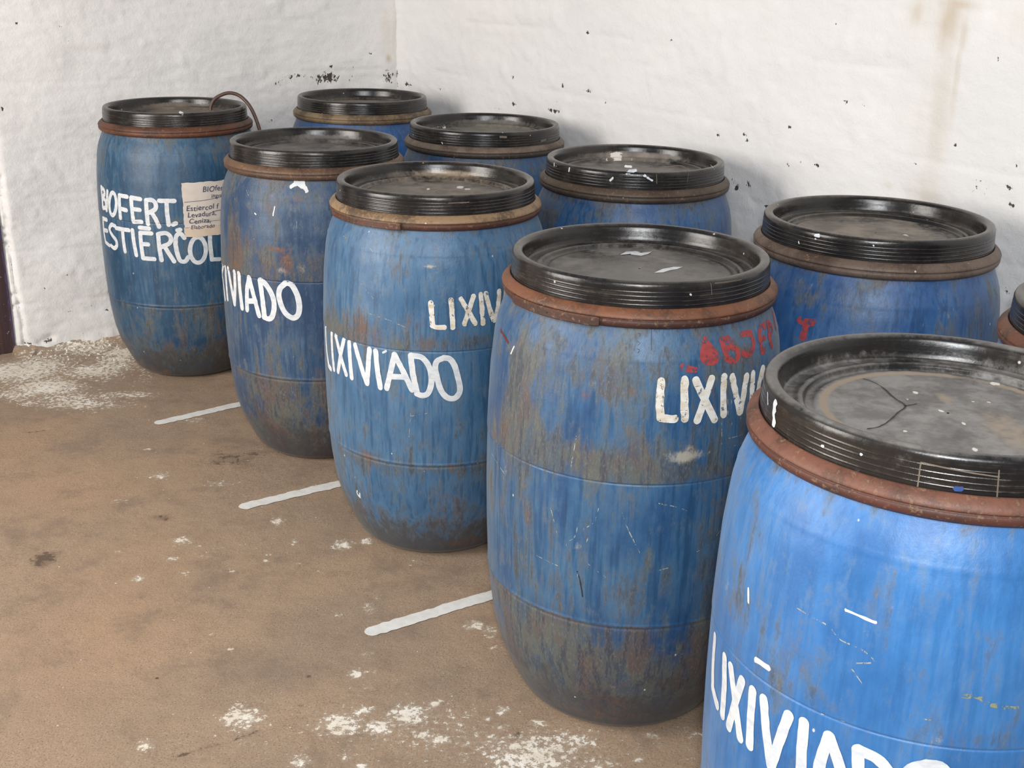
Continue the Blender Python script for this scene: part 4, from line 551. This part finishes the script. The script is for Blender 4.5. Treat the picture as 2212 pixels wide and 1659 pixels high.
def split_letters(strokes, hw):
    n = len(strokes); par = list(range(n))
    def f(i):
        while par[i] != i: i = par[i]
        return i
    base = strokes[0][0][0]; Q = []
    for st in strokes:
        p = np.array([(ang(a-base)*.285, z) for a, z in st]); q = [p[0]]
        for a, b_ in zip(p[:-1], p[1:]): q += [a+(b_-a)*t for t in np.linspace(0, 1, 9)[1:]]
        Q.append(np.array(q))
    for i in range(n):
        for j in range(i):
            if np.min(np.hypot(*(Q[i][:, None]-Q[j][None]).transpose(2, 0, 1))) < hw*1.5: par[f(i)] = f(j)
    g = {}
    for i in range(n): g.setdefault(f(i), []).append(strokes[i])
    return list(g.values())
def build_barrel(key, idx):
    sp = SPEC[key]; near = key in 'CDE'; mid = key in 'AB'
    root = bpy.data.objects.new('plastic_barrel', None); COL.objects.link(root); root.location = (*D_pos[key], 0)
    root['label'] = LABEL[key]; root['category'] = 'barrel'; root['group'] = 'blue plastic barrels standing in two rows'
    seg = 320 if near else 224 if mid else 144
    # body
    zz = np.concatenate([np.linspace(0, .02, 7)[:-1], np.linspace(.02, .58, 110 if near or mid else 60)[:-1], np.linspace(.58, .595, 16)[:-1], np.linspace(.595, .872, 70 if near or mid else 60)])
    zz = np.unique(np.concatenate([zz, np.linspace(.28, .30, 14)]))
    prof = [(.10, .004), (.15, .001)]+[(float(rad(z)), float(z)) for z in zz]+[(.243, .876), (.243, .893)]
    prof = [(max(r, .001), z) for r, z in prof]
    prof = [(.001, .004)]+prof
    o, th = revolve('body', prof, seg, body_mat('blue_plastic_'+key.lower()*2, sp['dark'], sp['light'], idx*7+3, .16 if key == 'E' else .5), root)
    z = np.tile(np.array([p_[1] for p_ in prof]), seg); t = np.repeat(th, len(prof))
    up, md, lo = sp['g']
    n1 = fbm(t*3, z*5, idx*3.3, 3)
    G = np.where(z > .588, up, np.where(z > .293, md, lo)).astype(float)
    G += .38*np.exp(-((z-.597)/.020)**2)*(z > .588)*np.clip(n1*2.4-.6, 0, 1.3)+.25*np.exp(-((z-.283)/.018)**2)*(z < .293)*np.clip(n1*2.4-.6, 0, 1.3)
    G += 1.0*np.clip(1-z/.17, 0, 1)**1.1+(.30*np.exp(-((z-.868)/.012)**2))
    Pq = np.zeros(z.shape); Rq = Pq.copy()+.42*np.clip(1-z/.10, 0, 1)*np.clip(n1*2-.5, 0, 1)
    for n_, ch, t0, z0, rt, rz, a in D_stains:
        if n_ != key: continue
        dt = (t-t0+math.pi) % (2*math.pi)-math.pi; g_ = a*np.exp(-((dt/rt)**2+((z-z0)/rz)**2)*.9)
        if abs(z0-.60) > .01 or True:
            if ch == 'g': G = G+g_*.75
            elif ch == 'p': Pq = np.maximum(Pq, g_)
            else: Rq = np.maximum(Rq, g_)
    set_attr(o, 'wear', np.stack([G, Pq, Rq], -1))
    # lid
    lp = [(r*(1.0 if r > .2 else 1.0), zc) for r, zc in LIDP]
    if near or mid or key in 'HI':
        pass
    lid, th = revolve('lid', lp, seg, lid_mat('black_lid_'+key.lower()*2, idx*5+1, sp['dust'], .6 if key == 'E' else .36), root)
    r_ = np.tile(np.array([p_[0] for p_ in lp]), seg); zl = np.tile(np.array([p_[1] for p_ in lp]), seg); t = np.repeat(th, len(lp))
    X = r_*np.cos(t); Y = r_*np.sin(t); W = np.zeros((len(X), 3))
    dn = fbm(X*14+idx, Y*14, idx, 3); W[:, 0] = np.where((r_ < .176) & (zl < .93), .62 if key != 'D' else .15, 0)*np.clip(dn*2-.2, 0, 1)
    kk = np.zeros(len(X)); top = (zl < .93) & (r_ < .223)
    for n_, ch, x0, y0, rx, ry, a in D_lidm:
        if n_ != key: continue
        g_ = a*np.exp(-(((X-x0)/rx)**2+((Y-y0)/ry)**2)*.9)*top
        if ch == 'd': W[:, 0] = np.maximum(W[:, 0], g_)
        elif ch == 'w': W[:, 1] = np.maximum(W[:, 1], g_)
        elif ch == 't': W[:, 2] = np.maximum(W[:, 2], g_)
        else: kk = np.maximum(kk, g_)
    if key == 'E':
        W[:, 2] = np.maximum(W[:, 2], .95*np.exp(-((r_-.163)/.007)**2)*top); W[:, 0] = np.maximum(W[:, 0], (.35+.7*dn)*(r_ < .17)*top)
        W[:, 0] = np.maximum(W[:, 0], .22*top)
    if key == 'C': W[:, 2] = np.maximum(W[:, 2], .35*np.exp(-((r_-.19)/.02)**2)*top)
    for zr in (.9095, .9170, .9245, .9320): W[:, 2] = np.maximum(W[:, 2], .62*np.exp(-((zl-zr)/.0005)**2)*(r_ > .24)*np.clip(fbm(t*5, zr*90, idx, 3)*2.2-.45, 0, 1))
    W[:, 0] *= 1-kk; W[:, 2] *= 1-kk
    set_attr(lid, 'wear', W)
    # clamp ring
    rm = ring_mat('rusty_steel_'+key.lower()*2, idx*9+2, sp['top'], sp['low'])
    gap = {'C': -128, 'D': -134, 'E': 131}.get(key, 60)
    a0 = math.radians(gap+3); rng_, _ = revolve('clamp_ring', RINGP, seg, rm, root)
    # latch: pivot plate bridging the gap and a lever strap lying against the ring
    def arcbox(nm, ad0, ad1, r0, r1, z0, z1, mat, par, z1e=None):
        n = 22; V = []; F = []
        for i in range(n+1):
            a = math.radians(ad0+(ad1-ad0)*i/n); e = .0012 if i in (0, n) else 0; zt = z1+(0 if z1e is None else (z1e-z1)*i/n)
            for r, z_ in ((r0, z0+e), (r1-.0012-e, z0+e), (r1-e, z0+.0014+e), (r1-e, zt-.0014-e), (r1-.0012-e, zt-e), (r0, zt-e)): V.append((r*math.cos(a), r*math.sin(a), z_))
            if i:
                for k in range(6): F.append([6*(i-1)+k, 6*i+k, 6*i+(k+1) % 6, 6*(i-1)+(k+1) % 6])
        F.append([0, 1, 2, 3, 4, 5]); F.append([6*n+k for k in range(5, -1, -1)])
        return mesh_obj(nm, V, F, mat, par, smooth=False)
    c0 = {'C': (-158, -104), 'D': (-156, -110), 'E': (105, 152)}.get(key, (40, 84))
    lat = arcbox('latch', c0[0], c0[1], .2620, .2672, .8705, .8872, rm, root)
    if key in 'CDE':
        w_ = (c0[1]-c0[0])
        arcbox('lever_strap', c0[0]+w_*.40, c0[1], .2668, .2696, .8712, .8880, rm, lat)
        arcbox('rivet', c0[0]+w_*.50, c0[0]+w_*.525, .2694, .2708, .8780, .8810, rm, lat)
        if key == 'C':
            arcbox('lever_rib', c0[0]+w_*.10, c0[0]+w_*.38, .2668, .2686, .8730, .8750, rm, lat)
            arcbox('lever_rib', c0[0]+w_*.10, c0[0]+w_*.38, .2668, .2686, .8820, .8840, rm, lat)
    for j, (n_, nm, col, hw, S) in enumerate(D_words):
        if n_ != key: continue
        hw *= {'C': 1.05, 'A': 1.32, 'B': 1.3}.get(key, 1.25) if col == 'white' else 1.1
        for q, grp in enumerate(split_letters(S, hw)): stroke_mesh({'white': 'painted_letter', 'cream': 'worn_letter', 'red': 'red_letter'}[col], PAINT[col], root, grp, hw, .0007 if col != 'red' else .0006, .10 if col == 'white' else .22, j*9+q)
    for j, (n_, nm, col, hw, S) in enumerate(D_marks):
        if n_ != key: continue
        for q, grp in enumerate(split_letters(S, hw*1.4)): stroke_mesh(nm, PAINT[col], root, grp, hw, .0005, .5, j*9+q+20)
    for j, (n_, col, hw, S) in enumerate(D_side):
        if n_ != key: continue
        for q, st in enumerate(S):
            base = st[0][0]; v, f = ribbon2d([(ang(a-base)*.248, z_) for a, z_ in st], hw, max(.002, hw*.5), .6 if col != 'tan' else .2, j*7+q)
            rr = lambda z_: .2481-max(0, z_-.9)*.05 if z_ < .944 else .2481-.0022-.9*(z_-.944)
            if v: mesh_obj({'tan': 'mould_line'}.get(col, 'paint_daub'), [(rr(z_)*math.cos(base+s_/.248), rr(z_)*math.sin(base+s_/.248), z_) for s_, z_ in v], f, PAINT[col], lid)
    if key == 'E':
        for c_ in D_cracks:
            v, f = ribbon2d(c_, .0012, .004, .9, 5); mesh_obj('crack', [(x, y, .9127) for x, y in v], f, PAINT['dark'], lid)
    for n_, nm, col, pts in D_lidpoly:  # flat white patches: reflections in pooled water, painted onto the lid
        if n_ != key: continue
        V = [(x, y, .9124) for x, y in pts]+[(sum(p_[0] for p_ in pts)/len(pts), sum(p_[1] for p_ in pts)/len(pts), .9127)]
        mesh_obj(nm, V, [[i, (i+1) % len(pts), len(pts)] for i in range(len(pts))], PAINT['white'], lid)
    return root, lid
ROOT = {}
for i, k in enumerate('ABCDEFGHIJ'): ROOT[k] = build_barrel(k, i)

# ------------------------------------------------------------------ things on the BIOFERT barrel
rA, lidA = ROOT['A']
def tube(nm, pts, r, mat, parent, seg=12, n=60):
    P = np.array(pts, float); t = np.linspace(0, len(P)-1, n)
    def cr(t):
        i = min(int(t), len(P)-2); f = t-i; p1, p2 = P[i], P[i+1]; p0 = P[i-1] if i > 0 else 2*p1-p2; p3 = P[i+2] if i+2 < len(P) else 2*p2-p1
        return .5*((2*p1)+(-p0+p2)*f+(2*p0-5*p1+4*p2-p3)*f*f+(-p0+3*p1-3*p2+p3)*f**3)
    C = np.array([cr(x) for x in t]); T = np.gradient(C, axis=0); T /= np.linalg.norm(T, axis=1)[:, None]
    ref = np.array([.3, .9, .2]); V = []
    for c, d in zip(C, T):
        a = np.cross(d, ref); a /= np.linalg.norm(a); b_ = np.cross(d, a)
        for k in range(seg): V.append(c+r*(math.cos(k*2*math.pi/seg)*a+math.sin(k*2*math.pi/seg)*b_))
    F = [[i*seg+k, i*seg+(k+1) % seg, (i+1)*seg+(k+1) % seg, (i+1)*seg+k] for i in range(n-1) for k in range(seg)]
    return mesh_obj(nm, V, F, mat, parent)
hose_m = plain_mat('brown_hose', (.085, .045, .030), .45)
brass = plain_mat('dull_fitting', (.12, .09, .07), .35)
fit, _ = revolve('hose_fitting', [(.018, .911), (.018, .918), (.015, .920), (.012, .921), (.012, .932), (.009, .934), (.0001, .934)], 24, brass, lidA); fit.location = (.125, -.01, 0)
tube('outlet_hose', [(.125, -.01, .925), (.128, -.005, .950), (.145, 0, .975), (.185, .01, .992), (.225, .01, .984), (.262, 0, .950), (.288, -.01, .895), (.305, -.015, .82), (.318, -.02, .70), (.325, -.02, .50), (.330, -.02, .25), (.345, -.02, .03)], .0062, hose_m, lidA, n=110)
# paper note
pap = plain_mat('note_paper', (.62, .56, .50), .8, .08); tape = plain_mat('clear_tape', (.40, .45, .45), .3, .3); tan = plain_mat('masking_tape', (.66, .54, .42), .7, .1)
(tA, zA), (tB, zB), (tC, zC), (tD, zD) = D_paper
tl, tr = tA, tA+.60; zt, zb = .7245, .5415
tl, tr, tl2 = D_paper[0][0], D_paper[0][0]+.62, D_paper[0][0]
def patch(nm, t0, t1, z0, z1, off, mat, parent, nu=24, nv=20, jag=.0, slant=0.0):
    V = []
    for i in range(nu+1):
        for j in range(nv+1):
            a = t0+(t1-t0)*i/nu; z = z0+(z1-z0)*j/nv+slant*(i/nu-.5)
            if j in (0, nv): z += jag*(float(vnoise(i*.8, j, 3.))-.5)
            a2 = a+(jag*4*(float(vnoise(j*.9, i, 7.))-.5) if i in (0, nu) else 0)
            r = float(rad(z))+off+.0006*float(vnoise(i*.4, j*.4, 5.)); V.append((r*math.cos(a2), r*math.sin(a2), z))
    F = [[i*(nv+1)+j, (i+1)*(nv+1)+j, (i+1)*(nv+1)+j+1, i*(nv+1)+j+1] for i in range(nu) for j in range(nv)]
    return mesh_obj(nm, V, F, mat, parent)
note = patch('paper_note', tl, tr, zb+.03, zt, .0012, pap, rA, jag=.003)
patch('tape_strip', tl-.002, tr+.01, zb-.002, zb+.031, .0019, tan, note, nv=4, jag=.003)
ink = plain_mat('ink', (.05, .05, .10), .6, .3)
def handwriting(txt, t0, z0, size, slant=.0):
    cu = bpy.data.curves.new('txt', 'FONT'); cu.body = txt; cu.size = size; cu.offset = .00012; cu.space_character = 1.05; cu.shear = .15
    tmp = bpy.data.objects.new('txt', cu); COL.objects.link(tmp)
    dg = bpy.context.evaluated_depsgraph_get(); me = bpy.data.meshes.new_from_object(tmp.evaluated_get(dg))
    V = []
    for v in me.vertices:
        a = t0+v.co.x/.287; z = z0+v.co.y+slant*v.co.x+.0012*math.sin(v.co.x*160); r = float(rad(z))+.0026; V.append((r*math.cos(a), r*math.sin(a), z))
    F = [list(p_.vertices) for p_ in me.polygons]
    bpy.data.objects.remove(tmp); bpy.data.curves.remove(cu); bpy.data.meshes.remove(me)
    return V, F
AV = []; AF = []
for txt, dt, z0, size in (('BIOfertil', .235, .690, .026), ('ingredi', .335, .668, .020), ('Estiercol f', .030, .629, .0255), ('Levadura,', .040, .607, .024), ('Ceniza,', .050, .585, .024), ('Elaborado', .070, .566, .019)):
    if not txt: continue
    v, f = handwriting(txt, tl+dt, z0, size, .02); b0 = len(AV); AV += v; AF += [[b0+i for i in q] for q in f]
mesh_obj('handwriting', AV, AF, ink, note, smooth=False)
for pts, hw in (([(.02, .660), (.30, .664), (.60, .674)], .0007), ([(.34, .622), (.60, .628)], .0009)):
    v, f = ribbon2d([(a*.287, z) for a, z in pts], hw, .004, .2, 3); SV = []
    for s_, z in v:
        a = tl+s_/.287; r = float(rad(z))+.0027; SV.append((r*math.cos(a), r*math.sin(a), z))
    mesh_obj('ruled_line', SV, f, ink, note)
